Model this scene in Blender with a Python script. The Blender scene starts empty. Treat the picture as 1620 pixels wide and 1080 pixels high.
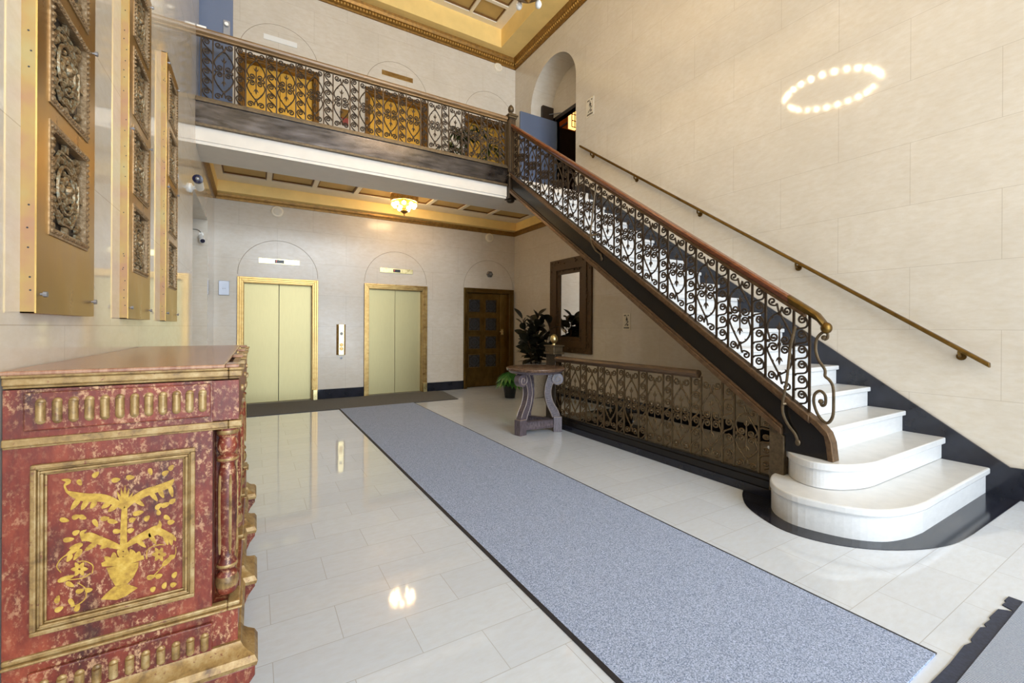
import bpy, bmesh, math, random
from mathutils import Vector, Matrix
PI = math.pi
scene = bpy.context.scene
COL = scene.collection
rnd = random.Random(7)

# ------------------------------------------------------------------ camera
TH, RO, FPX, CAMZ = 0.5347, 0.005, 687.0, 1.4
_s, _c = math.sin(TH), math.cos(TH)
_R0, _U0, _D = Vector((_c, -_s, 0)), Vector((0, 0, 1)), Vector((_s, _c, 0))
_r = _R0 * math.cos(RO) + _U0 * math.sin(RO)
_u = _U0 * math.cos(RO) - _R0 * math.sin(RO)
cam_data = bpy.data.cameras.new('camera')
cam = bpy.data.objects.new('camera', cam_data)
COL.objects.link(cam)
cam_data.sensor_width = 36.0
cam_data.lens = FPX / 1620 * 36.0
cam_data.shift_y = -(540 - 518) / 1620
cam_data.clip_start = 0.05
cam.matrix_world = Matrix(((_r.x, _u.x, -_D.x, 0), (_r.y, _u.y, -_D.y, 0), (_r.z, _u.z, -_D.z, CAMZ), (0, 0, 0, 1)))
scene.camera = cam

# ------------------------------------------------------------------ light and exposure
vs = scene.view_settings
vs.view_transform = 'Standard'
vs.look = 'None'
vs.gamma = 1
vs.use_curve_mapping = False
vs.exposure = 0.10
scene.cycles.use_denoising = True
scene.cycles.max_bounces = 10
scene.cycles.diffuse_bounces = 6
scene.cycles.sample_clamp_indirect = 6
world = bpy.data.worlds.new('daylight sky')
scene.world = world
world.use_nodes = True
world.node_tree.nodes['Background'].inputs['Color'].default_value = (0.72, 0.84, 1.0, 1)
world.node_tree.nodes['Background'].inputs['Strength'].default_value = 2.0
DAY_W, DAY_COL = 640.0, (0.84, 0.92, 1.0)
DAY2_W, DAY2_COL = 430.0, (0.72, 0.85, 1.0)
BULB_L, BULB_COL = 118.0, (1.0, 0.79, 0.49)
BULB2_L = 52.0
def daylight(name, w, sx, sz, x, z, col):
    """daylight coming in through the glazing of the entrance wall, towards +Y"""
    d = bpy.data.lights.new(name, 'AREA')
    d.shape = 'RECTANGLE'; d.size = sx; d.size_y = sz; d.energy = w; d.color = col
    o = bpy.data.objects.new(name, d); COL.objects.link(o)
    o.location = (x, -6.9, z); o.rotation_euler = (PI / 2, 0, 0)
daylight('daylight_upper_windows', DAY_W, 5.2, 3.4, 2.4, 5.65, DAY_COL)
daylight('daylight_entrance_doors', DAY2_W, 5.2, 2.3, 2.4, 1.25, DAY2_COL)

# ------------------------------------------------------------------ materials
def srgb(r, g, b):
    f = lambda v: (v / 255 / 12.92) if v / 255 <= 0.04045 else ((v / 255 + 0.055) / 1.055) ** 2.4
    return (f(r), f(g), f(b), 1)

class NT:
    def __init__(s, name):
        s.m = bpy.data.materials.new(name); s.m.use_nodes = True
        s.t = s.m.node_tree; s.b = s.t.nodes['Principled BSDF']
    def n(s, typ, **kw):
        nd = s.t.nodes.new(typ)
        for k, v in kw.items():
            if k.startswith('i_'):
                nd.inputs[k[2:].replace('_', ' ')].default_value = v
            else:
                setattr(nd, k, v)
        return nd
    def l(s, a, b): s.t.links.new(a, b)
    def coord(s, kind='Object'):
        return s.n('ShaderNodeTexCoord').outputs[kind]
    def noise(s, vec, scale, detail=4, rough=0.6, stretch=None):
        if stretch:
            mp = s.n('ShaderNodeMapping'); mp.inputs['Scale'].default_value = stretch
            s.l(vec, mp.inputs['Vector']); vec = mp.outputs['Vector']
        nz = s.n('ShaderNodeTexNoise'); nz.inputs['Scale'].default_value = scale
        nz.inputs['Detail'].default_value = detail; nz.inputs['Roughness'].default_value = rough
        s.l(vec, nz.inputs['Vector']); return nz.outputs['Fac']
    def ramp(s, fac, stops):
        r = s.n('ShaderNodeValToRGB'); cr = r.color_ramp
        while len(cr.elements) < len(stops): cr.elements.new(0.5)
        for e, (p, c) in zip(cr.elements, stops):
            e.position = p; e.color = c
        s.l(fac, r.inputs['Fac']); return r.outputs['Color']
    def mix(s, fac, a, b, mode='MIX'):
        m = s.n('ShaderNodeMix', data_type='RGBA', blend_type=mode)
        for sock, v in ((m.inputs[0], fac), (m.inputs[6], a), (m.inputs[7], b)):
            if hasattr(v, 'is_output'): s.l(v, sock)
            else: sock.default_value = v
        return m.outputs[2]
    def bump(s, h, strength=0.2, dist=0.01):
        b = s.n('ShaderNodeBump'); b.inputs['Strength'].default_value = strength
        b.inputs['Distance'].default_value = dist
        s.l(h, b.inputs['Height']); s.l(b.outputs['Normal'], s.b.inputs['Normal'])
    def set(s, col=None, rough=None, metal=None, **kw):
        for k, v in (('Base Color', col), ('Roughness', rough), ('Metallic', metal)):
            if v is None: continue
            if hasattr(v, 'is_output'): s.l(v, s.b.inputs[k])
            else: s.b.inputs[k].default_value = v
        for k, v in kw.items(): s.b.inputs[k.replace('_', ' ')].default_value = v
        return s.m

M = {}
def plain(key, name, col, rough=0.5, metal=0.0, vary=0.15, scale=20, bump=0.0, stretch=None):
    t = NT(name); v = t.coord()
    f = t.noise(v, scale, stretch=stretch)
    dk = tuple(c * (1 - vary) for c in col[:3]) + (1,)
    lt = tuple(min(1, c * (1 + vary)) for c in col[:3]) + (1,)
    c = t.ramp(f, [(0.3, dk), (0.7, lt)])
    if bump: t.bump(f, bump)
    M[key] = t.set(c, rough, metal)
    return M[key]

def stone(key, name, axis, c1, c2, cj, bw=1.2, bh=0.6, rough=0.062, off=(0, 0), **spec):
    """large smooth travertine blocks; axis = the world axis that runs along the wall"""
    t = NT(name); v = t.coord()
    sp = t.n('ShaderNodeSeparateXYZ'); t.l(v, sp.inputs[0])
    cb = t.n('ShaderNodeCombineXYZ')
    t.l(sp.outputs['X' if axis == 'x' else 'Y'], cb.inputs[0])
    t.l(sp.outputs['Z'], cb.inputs[1])
    mp = t.n('ShaderNodeMapping'); mp.inputs['Location'].default_value = (off[0], off[1], 0)
    t.l(cb.outputs[0], mp.inputs[0])
    br = t.n('ShaderNodeTexBrick'); br.offset = 0.5
    br.inputs['Color1'].default_value = (1, 1, 1, 1); br.inputs['Color2'].default_value = (0.95, 0.95, 0.95, 1)
    br.inputs['Mortar'].default_value = (0.8, 0.8, 0.8, 1)
    br.inputs['Scale'].default_value = 1; br.inputs['Mortar Size'].default_value = 0.0022
    br.inputs['Mortar Smooth'].default_value = 0.3
    br.inputs['Brick Width'].default_value = bw; br.inputs['Row Height'].default_value = bh
    t.l(mp.outputs[0], br.inputs['Vector'])
    f1 = t.noise(v, 1.3, 6, 0.62); f2 = t.noise(v, 9, 6, 0.7, (1, 1, 2.6))
    base = t.mix(t.ramp(f2, [(0.35, (0, 0, 0, 1)), (0.68, (1, 1, 1, 1))]), c1, c2)
    base = t.mix(t.ramp(f1, [(0.35, (0, 0, 0, 1)), (0.75, (0.5, 0.5, 0.5, 1))]), base, tuple(x * 0.86 for x in c2[:3]) + (1,))
    base = t.mix(0.55, base, t.mix(1.0, base, br.outputs['Color'], 'MULTIPLY'))
    base = t.mix(t.ramp(br.outputs['Fac'], [(0.0, (0, 0, 0, 1)), (1.0, (0.5, 0.5, 0.5, 1))]), base, cj)
    rr = t.ramp(f2, [(0.3, (rough * 0.8,) * 3 + (1,)), (0.7, (rough * 1.25,) * 3 + (1,))])
    M[key] = t.set(base, rr, **spec)
    return M[key]

CR1, CR2, CRJ = srgb(220, 213, 201), srgb(211, 201, 184), srgb(172, 158, 136)
stone('wall_x', 'travertine blocks x', 'x', CR1, CR2, CRJ, rough=0.19, off=(0.25, -0.2), Specular_IOR_Level=0.3)
stone('wall_y', 'travertine blocks y', 'y', CR1, CR2, CRJ, off=(0.15, -0.2), Specular_IOR_Level=0.4)

def floor_mat():
    t = NT('polished marble floor tiles'); v = t.coord()
    mp = t.n('ShaderNodeMapping'); mp.inputs['Location'].default_value = (-0.35, -0.207, 0)
    t.l(v, mp.inputs[0])
    br = t.n('ShaderNodeTexBrick'); br.offset = 0.5
    br.inputs['Color1'].default_value = srgb(211, 220, 232); br.inputs['Color2'].default_value = srgb(204, 213, 226)
    br.inputs['Mortar'].default_value = srgb(172, 175, 180)
    br.inputs['Scale'].default_value = 1; br.inputs['Mortar Size'].default_value = 0.0016
    br.inputs['Brick Width'].default_value = 0.56; br.inputs['Row Height'].default_value = 0.265
    t.l(mp.outputs[0], br.inputs['Vector'])
    f = t.noise(v, 14, 6, 0.65, (1, 2.5, 1))
    c = t.mix(t.ramp(f, [(0.35, (0, 0, 0, 1)), (0.75, (0.55, 0.55, 0.55, 1))]), br.outputs['Color'], srgb(196, 200, 206))
    M['floor'] = t.set(c, t.ramp(f, [(0.3, (0.04,) * 3 + (1,)), (0.7, (0.075,) * 3 + (1,))]))
floor_mat()
plain('black', 'polished black marble', srgb(30, 32, 42), 0.12, 0, 0.3, 6)
plain('step', 'pale marble steps', srgb(213, 214, 214), 0.3, 0, 0.05, 12, stretch=(1, 3, 3))
plain('step2', 'pale marble slab', srgb(212, 213, 213), 0.22, 0, 0.05, 9)
plain('beam', 'white marble beam', srgb(216, 209, 198), 0.35, 0, 0.04, 5)
plain('plaster', 'golden ceiling plaster', srgb(244, 212, 136), 0.55, 0, 0.06, 3)
plain('coffer', 'tan coffer panel', srgb(200, 168, 104), 0.6, 0, 0.06, 4)
plain('coffer_edge', 'brown coffer edge', srgb(120, 84, 42), 0.5, 0, 0.1, 8)
plain('grid', 'cream ceiling grid', srgb(238, 228, 206), 0.5, 0, 0.04, 4)
plain('cornice', 'antique gold cornice', srgb(142, 104, 46), 0.42, 0.5, 0.3, 18)
plain('cornice_hi', 'bright gold beads', srgb(212, 172, 96), 0.35, 0.5, 0.2, 25)
plain('tan_soffit', 'plain tan plaster', srgb(196, 178, 146), 0.6, 0, 0.05, 3)
plain('blue', 'blue grey door paint', srgb(96, 108, 132), 0.4, 0, 0.04, 3)
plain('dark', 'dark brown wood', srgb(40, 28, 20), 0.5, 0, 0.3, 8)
plain('orange', 'warm orange wall', srgb(190, 118, 48), 0.6, 0, 0.1, 4)
plain('steel', 'brushed steel', srgb(150, 152, 158), 0.42, 0.7, 0.06, 30, stretch=(1, 1, 20))
plain('white', 'white plastic', srgb(236, 236, 232), 0.4, 0, 0.02, 5)
plain('blackp', 'black plastic', srgb(18, 18, 20), 0.35, 0, 0.1, 5)
plain('lens', 'dark camera lens', srgb(20, 22, 50), 0.08, 0, 0.1, 5)
plain('grey', 'grey metal', srgb(120, 118, 116), 0.45, 0.5, 0.15, 30)
plain('red', 'red sign', srgb(150, 50, 40), 0.4, 0, 0.1, 8)

def brass(key, name, c1, c2, rough, aniso=0.0, stretch=(1, 1, 8), scale=6):
    t = NT(name); v = t.coord()
    f = t.noise(v, scale, 5, 0.6, stretch)
    g = t.noise(v, 2.2, 3, 0.5)
    c = t.mix(t.ramp(f, [(0.3, (0, 0, 0, 1)), (0.7, (1, 1, 1, 1))]), c1, c2)
    c = t.mix(t.ramp(g, [(0.45, (0, 0, 0, 1)), (0.8, (0.4, 0.4, 0.4, 1))]), c, tuple(x * 0.6 for x in c1[:3]) + (1,))
    m = t.set(c, t.ramp(f, [(0.3, (rough * 0.8,) * 3 + (1,)), (0.7, (rough * 1.3,) * 3 + (1,))]), 1.0)
    if aniso:
        t.b.inputs['Anisotropic'].default_value = aniso
    M[key] = m
plain('brass_door', 'satin pale brass', srgb(172, 160, 118), 0.47, 1.0, 0.025, 70, stretch=(1, 1, 0.1))
brass('brass_frame', 'aged brass frame', srgb(150, 116, 66), srgb(190, 160, 104), 0.33, 0, (1, 1, 2), 9)
brass('brass_panel', 'tarnished brass sheet', srgb(176, 138, 72), srgb(198, 166, 100), 0.3, 0, (1, 1, 0.4), 7)
brass('brass_bright', 'bright brass', srgb(206, 186, 128), srgb(222, 206, 156), 0.3, 0, (1, 1, 1), 20)
brass('brass_rail', 'worn brass handrail', srgb(98, 74, 36), srgb(136, 106, 54), 0.38, 0, (1, 1, 1), 14)
brass('bronze', 'dark bronze door metal', srgb(100, 76, 38), srgb(130, 102, 54), 0.36, 0, (1, 1, 0.5), 8)
brass('fascia', 'dark polished bronze', srgb(66, 64, 66), srgb(98, 94, 94), 0.2, 0, (0.6, 0.6, 3), 6)
brass('brown_bronze', 'upper brown bronze frame', srgb(110, 78, 40), srgb(132, 98, 54), 0.4, 0, (1, 1, 1), 9)
brass('gold_door', 'golden brass doors upstairs', srgb(196, 152, 62), srgb(208, 166, 80), 0.42, 0, (1, 1, 0.2), 30)

def side_brass():
    t = NT('heat stained brass edge'); v = t.coord()
    f = t.noise(v, 4, 4, 0.6, (1, 1, 0.8))
    c = t.ramp(f, [(0.30, srgb(170, 156, 106)), (0.48, srgb(172, 140, 84)), (0.60, srgb(166, 124, 90)), (0.74, srgb(150, 134, 110))])
    M['brass_side'] = t.set(c, 0.5, 0.35)
side_brass()

def iron(key, name, dark, light, rough=0.42, metal=0.55):
    t = NT(name); v = t.coord()
    f = t.noise(v, 26, 5, 0.7)
    g = t.n('ShaderNodeNewGeometry')
    c = t.ramp(f, [(0.35, dark), (0.72, light)])
    c = t.mix(t.ramp(g.outputs['Pointiness'], [(0.5, (0, 0, 0, 1)), (0.62, (0.6, 0.6, 0.6, 1))]), c, light)
    M[key] = t.set(c, rough, metal)
iron('iron', 'wrought bronze iron', srgb(34, 28, 23), srgb(72, 58, 44))
iron('iron2', 'worn wrought iron lighter', srgb(52, 43, 33), srgb(112, 94, 68))
iron('iron3', 'old bronze balustrade', srgb(40, 32, 24), srgb(118, 98, 70), 0.32, 0.6)
iron('stringer', 'dark bronze stringer plate', srgb(20, 17, 15), srgb(32, 27, 22), 0.26, 0.3)
iron('molding', 'rubbed bronze moulding', srgb(70, 52, 38), srgb(128, 100, 72), 0.38, 0.6)

def wood(key, name, c1, c2, rough, stretch=(1, 12, 1), scale=6):
    t = NT(name); v = t.coord()
    f = t.noise(v, scale, 6, 0.65, stretch)
    M[key] = t.set(t.ramp(f, [(0.3, c1), (0.7, c2)]), rough)
wood('rail_wood', 'red brown stair rail', srgb(86, 46, 26), srgb(132, 76, 46), 0.26, (6, 0.6, 6), 8)
wood('rail_bronze', 'bronze brown balcony rail', srgb(92, 70, 46), srgb(150, 120, 82), 0.35, (0.6, 6, 6), 8)
wood('mirror_frame', 'carved dark wood frame', srgb(50, 34, 18), srgb(104, 76, 40), 0.5, (3, 3, 3), 26)
wood('table_wood', 'weathered dark wood', srgb(54, 44, 44), srgb(112, 100, 106), 0.3, (6, 6, 1), 12)
wood('table_top', 'brown weathered table top', srgb(62, 44, 34), srgb(124, 98, 80), 0.26, (3, 3, 3), 14)

wood('table_edge', 'rubbed pale table edges', srgb(110, 92, 80), srgb(164, 146, 132), 0.4, (6, 6, 1), 12)
wood('rail_dark', 'dark bronze balustrade rail', srgb(58, 43, 32), srgb(104, 80, 56), 0.35, (6, 0.6, 6), 8)
def cab_red():
    t = NT('worn red paint'); v = t.coord()
    f = t.noise(v, 11, 6, 0.7, (1, 1, 0.35)); g = t.noise(v, 62, 6, 0.8, (1, 1, 0.7)); h = t.noise(v, 4.5, 4, 0.6)
    c = t.ramp(f, [(0.28, srgb(58, 26, 22)), (0.5, srgb(110, 42, 28)), (0.72, srgb(146, 68, 44))])
    chips = t.mix(1.0, t.ramp(g, [(0.515, (0, 0, 0, 1)), (0.60, (0.85, 0.85, 0.85, 1))]), t.ramp(h, [(0.40, (0.15, 0.15, 0.15, 1)), (0.60, (1, 1, 1, 1))]), 'MULTIPLY')
    c = t.mix(chips, c, srgb(204, 164, 122))
    t.bump(g, 0.12, 0.004)
    M['red_paint'] = t.set(c, 0.42)
    t = NT('worn gilding'); v = t.coord()
    f = t.noise(v, 16, 6, 0.7); g = t.noise(v, 60, 4, 0.7)
    c = t.ramp(f, [(0.3, srgb(92, 68, 44)), (0.5, srgb(152, 122, 74)), (0.72, srgb(184, 162, 118))])
    c = t.mix(t.ramp(g, [(0.60, (0, 0, 0, 1)), (0.7, (1, 1, 1, 1))]), c, srgb(112, 62, 48))
    t.bump(g, 0.15, 0.003)
    M['gilt'] = t.set(c, 0.38, 0.25)
    t = NT('painted yellow ornament'); v = t.coord()
    f = t.noise(v, 40, 5, 0.7)
    M['yellow'] = t.set(t.ramp(f, [(0.3, srgb(136, 98, 36)), (0.55, srgb(184, 148, 56)), (0.75, srgb(200, 170, 88))]), 0.45)
    t = NT('brown polished cabinet top'); v = t.coord()
    f = t.noise(v, 9, 6, 0.65, (6, 0.8, 1))
    M['cab_top'] = t.set(t.ramp(f, [(0.3, srgb(128, 84, 64)), (0.7, srgb(176, 136, 106))]), 0.22)
cab_red()

def carpet(key, name, c1, c2, ribs=False):
    t = NT(name); v = t.coord()
    f = t.noise(v, 170, 3, 0.8); g = t.noise(v, 1.2, 3, 0.5)
    if ribs:
        w = t.n('ShaderNodeTexWave'); w.inputs['Scale'].default_value = 28; w.inputs['Distortion'].default_value = 1.5
        t.l(v, w.inputs['Vector']); f = t.mix(0.45, f, w.outputs['Color'])
    c = t.ramp(f, [(0.36, c1), (0.64, c2)])
    t.bump(f, 0.6, 0.006)
    M[key] = t.set(c, 0.95)
carpet('runner', 'blue grey flecked carpet', srgb(86, 104, 138), srgb(198, 212, 242))
carpet('cross', 'grey carpet at lifts', srgb(80, 80, 80), srgb(122, 122, 120))
carpet('mat', 'ribbed blue grey entrance mat', srgb(96, 110, 134), srgb(186, 196, 212), True)
plain('rubber', 'dark rubber edging', srgb(34, 34, 42), 0.6, 0, 0.2, 30)
plain('frayed', 'dark navy frayed rubber', srgb(44, 52, 74), 0.6, 0, 0.35, 60)

def verdigris():
    t = NT('patinated bronze relief'); v = t.coord()
    f = t.noise(v, 26, 5, 0.75); g = t.n('ShaderNodeNewGeometry')
    c = t.ramp(f, [(0.32, srgb(64, 46, 30)), (0.48, srgb(132, 104, 66)), (0.6, srgb(150, 146, 124)), (0.72, srgb(186, 194, 180))])
    t.bump(f, 0.3, 0.004)
    M['relief'] = t.set(c, 0.42, 0.5)
    t = NT('bronze plaque border'); v = t.coord()
    M['plaque_border'] = t.set(t.ramp(t.noise(v, 30, 5, 0.75), [(0.3, srgb(104, 80, 52)), (0.55, srgb(156, 130, 96)), (0.75, srgb(186, 176, 156))]), 0.4, 0.5)
    t = NT('dark recessed bronze'); v = t.coord()
    f = t.noise(v, 30, 4, 0.7)
    M['relief_dark'] = t.set(t.ramp(f, [(0.3, srgb(34, 27, 24)), (0.7, srgb(78, 68, 60))]), 0.5, 0.4)
    t = NT('dark patinated door relief'); v = t.coord()
    f = t.noise(v, 34, 5, 0.75)
    M['relief_door'] = t.set(t.ramp(f, [(0.35, srgb(30, 28, 28)), (0.7, srgb(96, 96, 92))]), 0.42, 0.5)
verdigris()

def leafm(key, name, c1, c2, rough=0.3):
    t = NT(name); v = t.coord()
    M[key] = t.set(t.ramp(t.noise(v, 7, 3), [(0.3, c1), (0.7, c2)]), rough)
leafm('rubber_leaf', 'dark rubber plant leaf', srgb(16, 24, 16), srgb(46, 44, 32))
leafm('monstera', 'green monstera leaf', srgb(40, 84, 34), srgb(76, 128, 56))
leafm('palm', 'olive green long leaves', srgb(40, 58, 26), srgb(92, 108, 48))
plain('stem', 'brown plant stem', srgb(84, 62, 40), 0.7)
plain('soil', 'dark potting soil', srgb(40, 30, 24), 0.95, 0, 0.4, 60)
plain('pot', 'speckled grey white stone pot', srgb(188, 184, 178), 0.55, 0, 0.2, 60)
plain('pot2', 'brown clay pot', srgb(104, 76, 50), 0.6)

def emis(key, name, col, L):
    t = NT(name)
    t.set(col + (1,), 0.3)
    t.b.inputs['Emission Color'].default_value = col + (1,)
    t.b.inputs['Emission Strength'].default_value = L
    M[key] = t.m
emis('bulb', 'glowing chandelier bulb', BULB_COL, BULB_L)
emis('bulb2', 'glowing frosted globe', (1.0, 0.72, 0.38), BULB2_L)
emis('lamp_glow', 'lit stained glass shade', (1.0, 0.45, 0.12), 3.0)
emis('display', 'red lit floor number', (0.9, 0.1, 0.06), 0.6)
t = NT('mirror glass'); M['mirror'] = t.set((0.93, 0.93, 0.93, 1), 0.01, 1.0)

# ------------------------------------------------------------------ helpers
class MB:
    def __init__(s): s.v = []; s.f = []
    def add(s, vs, fs):
        o = len(s.v); s.v += [tuple(p) for p in vs]; s.f += [tuple(i + o for i in f) for f in fs]; return s
    def box(s, x0, x1, y0, y1, z0, z1):
        return s.add([(x0, y0, z0), (x1, y0, z0), (x1, y1, z0), (x0, y1, z0), (x0, y0, z1), (x1, y0, z1), (x1, y1, z1), (x0, y1, z1)],
                     [(0, 3, 2, 1), (4, 5, 6, 7), (0, 1, 5, 4), (1, 2, 6, 5), (2, 3, 7, 6), (3, 0, 4, 7)])
    def prism(s, poly, axis, a, b):
        """poly = 2-D outline; axis 'x': (y,z), 'y': (x,z), 'z': (x,y)"""
        mk = {'x': lambda p, t: (t, p[0], p[1]), 'y': lambda p, t: (p[0], t, p[1]), 'z': lambda p, t: (p[0], p[1], t)}[axis]
        n = len(poly)
        return s.add([mk(p, a) for p in poly] + [mk(p, b) for p in poly],
                     [tuple(range(n - 1, -1, -1)), tuple(range(n, 2 * n))] + [(i, (i + 1) % n, n + (i + 1) % n, n + i) for i in range(n)])
    def quad(s, a, b, c, d_): return s.add([a, b, c, d_], [(0, 1, 2, 3)])
    def tube(s, pts, r, n=6, cap=True, closed=False):
        pts = [Vector(p) for p in pts]; m = len(pts)
        rs = r if isinstance(r, (list, tuple)) else [r] * m
        vs, fs = [], []; up = None
        for i, p in enumerate(pts):
            if closed: tg = pts[(i + 1) % m] - pts[i - 1]
            else: tg = pts[min(i + 1, m - 1)] - pts[max(i - 1, 0)]
            if tg.length < 1e-9: tg = Vector((0, 0, 1))
            tg.normalize()
            if up is None:
                up = Vector((0, 1, 0)) if abs(tg.y) < 0.9 else Vector((1, 0, 0))
            a = up - tg * up.dot(tg)
            if a.length < 1e-4: a = tg.orthogonal()
            a.normalize(); up = a; b = tg.cross(a)
            for k in range(n):
                th = 2 * PI * k / n
                vs.append(p + (a * math.cos(th) + b * math.sin(th)) * rs[i])
        for i in range(m if closed else m - 1):
            for k in range(n):
                j = (i + 1) % m
                fs.append((i * n + k, i * n + (k + 1) % n, j * n + (k + 1) % n, j * n + k))
        if cap and not closed:
            fs.append(tuple(range(n - 1, -1, -1))); fs.append(tuple((m - 1) * n + k for k in range(n)))
        return s.add(vs, fs)
    def lathe(s, prof, c=(0, 0, 0), n=20, axis='z', cap=True):
        """prof = [(radius, height)...]"""
        vs, fs = [], []
        for (r, h) in prof:
            for k in range(n):
                a = 2 * PI * k / n
                x, y = r * math.cos(a), r * math.sin(a)
                p = {'z': (x, y, h), 'y': (x, h, y), 'x': (h, x, y)}[axis]
                vs.append((c[0] + p[0], c[1] + p[1], c[2] + p[2]))
        m = len(prof)
        for i in range(m - 1):
            for k in range(n):
                fs.append((i * n + k, i * n + (k + 1) % n, (i + 1) * n + (k + 1) % n, (i + 1) * n + k))
        if cap:
            fs.append(tuple(range(n - 1, -1, -1))); fs.append(tuple((m - 1) * n + k for k in range(n)))
        return s.add(vs, fs)
    def ball(s, c, r, n=10, m=6, sc=(1, 1, 1)):
        vs = [(c[0], c[1], c[2] + r * sc[2])]; fs = []
        for i in range(1, m):
            a = PI * i / m
            for k in range(n):
                b = 2 * PI * k / n
                vs.append((c[0] + r * sc[0] * math.sin(a) * math.cos(b), c[1] + r * sc[1] * math.sin(a) * math.sin(b), c[2] + r * sc[2] * math.cos(a)))
        vs.append((c[0], c[1], c[2] - r * sc[2])); e = len(vs) - 1
        for k in range(n):
            fs.append((0, 1 + k, 1 + (k + 1) % n)); fs.append((e, e - n + (k + 1) % n, e - n + k))
        for i in range(m - 2):
            for k in range(n):
                fs.append((1 + i * n + k, 1 + (i + 1) * n + k, 1 + (i + 1) * n + (k + 1) % n, 1 + i * n + (k + 1) % n))
        return s.add(vs, fs)
    def sweep(s, prof, path, up=(0, 0, 1)):
        """closed 2-D profile (side, up) along an open 3-D path; side = left of travel, mitred"""
        up = Vector(up); path = [Vector(p) for p in path]; m = len(path); n = len(prof); vs = []; fs = []
        for i, p in enumerate(path):
            d0 = (path[i] - path[i - 1]).normalized() if i else None
            d1 = (path[i + 1] - path[i]).normalized() if i < m - 1 else None
            if d0 is None: d0 = d1
            if d1 is None: d1 = d0
            h = (d0 + d1).normalized()
            sd = up.cross(h).normalized(); k = 1 / max(0.3, math.sqrt(max(0.05, (1 + d0.dot(d1)) / 2)))
            flat = abs(d0.z - d1.z) < 1e-6
            for (a, b) in prof:
                vs.append(p + sd * (a * (k if flat else 1)) + up * b)
        for i in range(m - 1):
            for k in range(n):
                fs.append((i * n + k, i * n + (k + 1) % n, (i + 1) * n + (k + 1) % n, (i + 1) * n + k))
        fs.append(tuple(range(n - 1, -1, -1))); fs.append(tuple((m - 1) * n + k for k in range(n)))
        return s.add(vs, fs)
    def build(s, name, mat, parent=None, smooth=False, bevel=0, loc=(0, 0, 0), rz=0, angle=40):
        me = bpy.data.meshes.new(name)
        me.from_pydata(s.v, [], s.f)
        bm = bmesh.new(); bm.from_mesh(me)
        bmesh.ops.recalc_face_normals(bm, faces=bm.faces)
        bm.to_mesh(me); bm.free()
        me.materials.append(M[mat])
        if smooth:
            me.polygons.foreach_set('use_smooth', [True] * len(me.polygons))
            try: me.set_sharp_from_angle(angle=math.radians(angle))
            except Exception: pass
        o = bpy.data.objects.new(name, me); COL.objects.link(o)
        o.location = loc; o.rotation_euler = (0, 0, rz)
        if parent: o.parent = parent
        if bevel:
            b = o.modifiers.new('bevel', 'BEVEL'); b.width = bevel; b.segments = 2; b.limit_method = 'ANGLE'; b.angle_limit = math.radians(40)
        return o

def tag(o, label, cat, group=None):
    o['label'] = label; o['category'] = cat
    if group: o['group'] = group
    return o
def thing(name, loc, label, cat, group=None, rz=0):
    o = bpy.data.objects.new(name, None); COL.objects.link(o)
    o.empty_display_size = 0.1
    o.location = loc; o.rotation_euler = (0, 0, rz)
    return tag(o, label, cat, group)
def struct(o):
    o['kind'] = 'structure'; return o
def sempty(name, loc=(0, 0, 0)):
    o = bpy.data.objects.new(name, None); COL.objects.link(o); o.location = loc; return struct(o)
def copy_part(o, parent, loc, rz=None):
    c = o.copy(); COL.objects.link(c); c.parent = parent; c.location = loc
    if rz is not None: c.rotation_euler = (0, 0, rz)
    return c
def copy_tree(o, parent=None):
    c = o.copy(); COL.objects.link(c); c.parent = parent
    for ch in list(o.children): copy_tree(ch, c)
    return c

def crom(pts, k=6):
    """Catmull-Rom through tuples of any length"""
    out = []; n = len(pts)
    for i in range(n - 1):
        p0, p1, p2, p3 = pts[max(i - 1, 0)], pts[i], pts[i + 1], pts[min(i + 2, n - 1)]
        for j in range(k):
            t = j / k
            out.append(tuple(0.5 * (2 * b + (c - a) * t + (2 * a - 5 * b + 4 * c - d_) * t * t + (-a + 3 * b - 3 * c + d_) * t ** 3) for a, b, c, d_ in zip(p0, p1, p2, p3)))
    out.append(tuple(pts[-1])); return out

# room constants (metres)
XL, XR, YB, YF0 = -0.612, 5.43, 9.07, -7.0
ZC, ZT = 7.86, 8.28           # soffit and coffered ceiling
ZU = 3.96                     # upper floor
YBAL = 6.33                   # front of the balcony
SL = 0.7105                   # slope of the stair
XS = 3.70                     # plane of the stair string and balustrade

# ------------------------------------------------------------------ the setting
def wall_cells(mb, plane, a, b, us, zs, holes):
    """boxes of a wall between thickness a..b, skipping rectangular holes (u0,u1,z0,z1)"""
    us = sorted(us); zs = sorted(zs)
    for i in range(len(us) - 1):
        for j in range(len(zs) - 1):
            u, z = (us[i] + us[i + 1]) / 2, (zs[j] + zs[j + 1]) / 2
            if any(h[0] < u < h[1] and h[2] < z < h[3] for h in holes): continue
            if plane == 'y': mb.box(us[i], us[i + 1], a, b, zs[j], zs[j + 1])
            else: mb.box(a, b, us[i], us[i + 1], zs[j], zs[j + 1])
def arch_outline(u0, u1, zspring, ztop, n=28):
    r = (u1 - u0) / 2; c = (u0 + u1) / 2
    pts = [(u0, ztop), (u1, ztop)]
    pts += [(c + r * math.cos(PI * k / n), zspring + r * math.sin(PI * k / n)) for k in range(n + 1)]
    return pts

# floor with the opening of the basement stair
fl = MB()
fl.box(-1.8, XS + 0.04, YF0, 9.45, -0.15, 0)
fl.box(XS + 0.04, XR, 5.2, 9.45, -0.15, 0)
fl.box(XS + 0.04, XR, YF0, 2.02, -0.15, 0)
struct(fl.build('floor', 'floor'))
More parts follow.
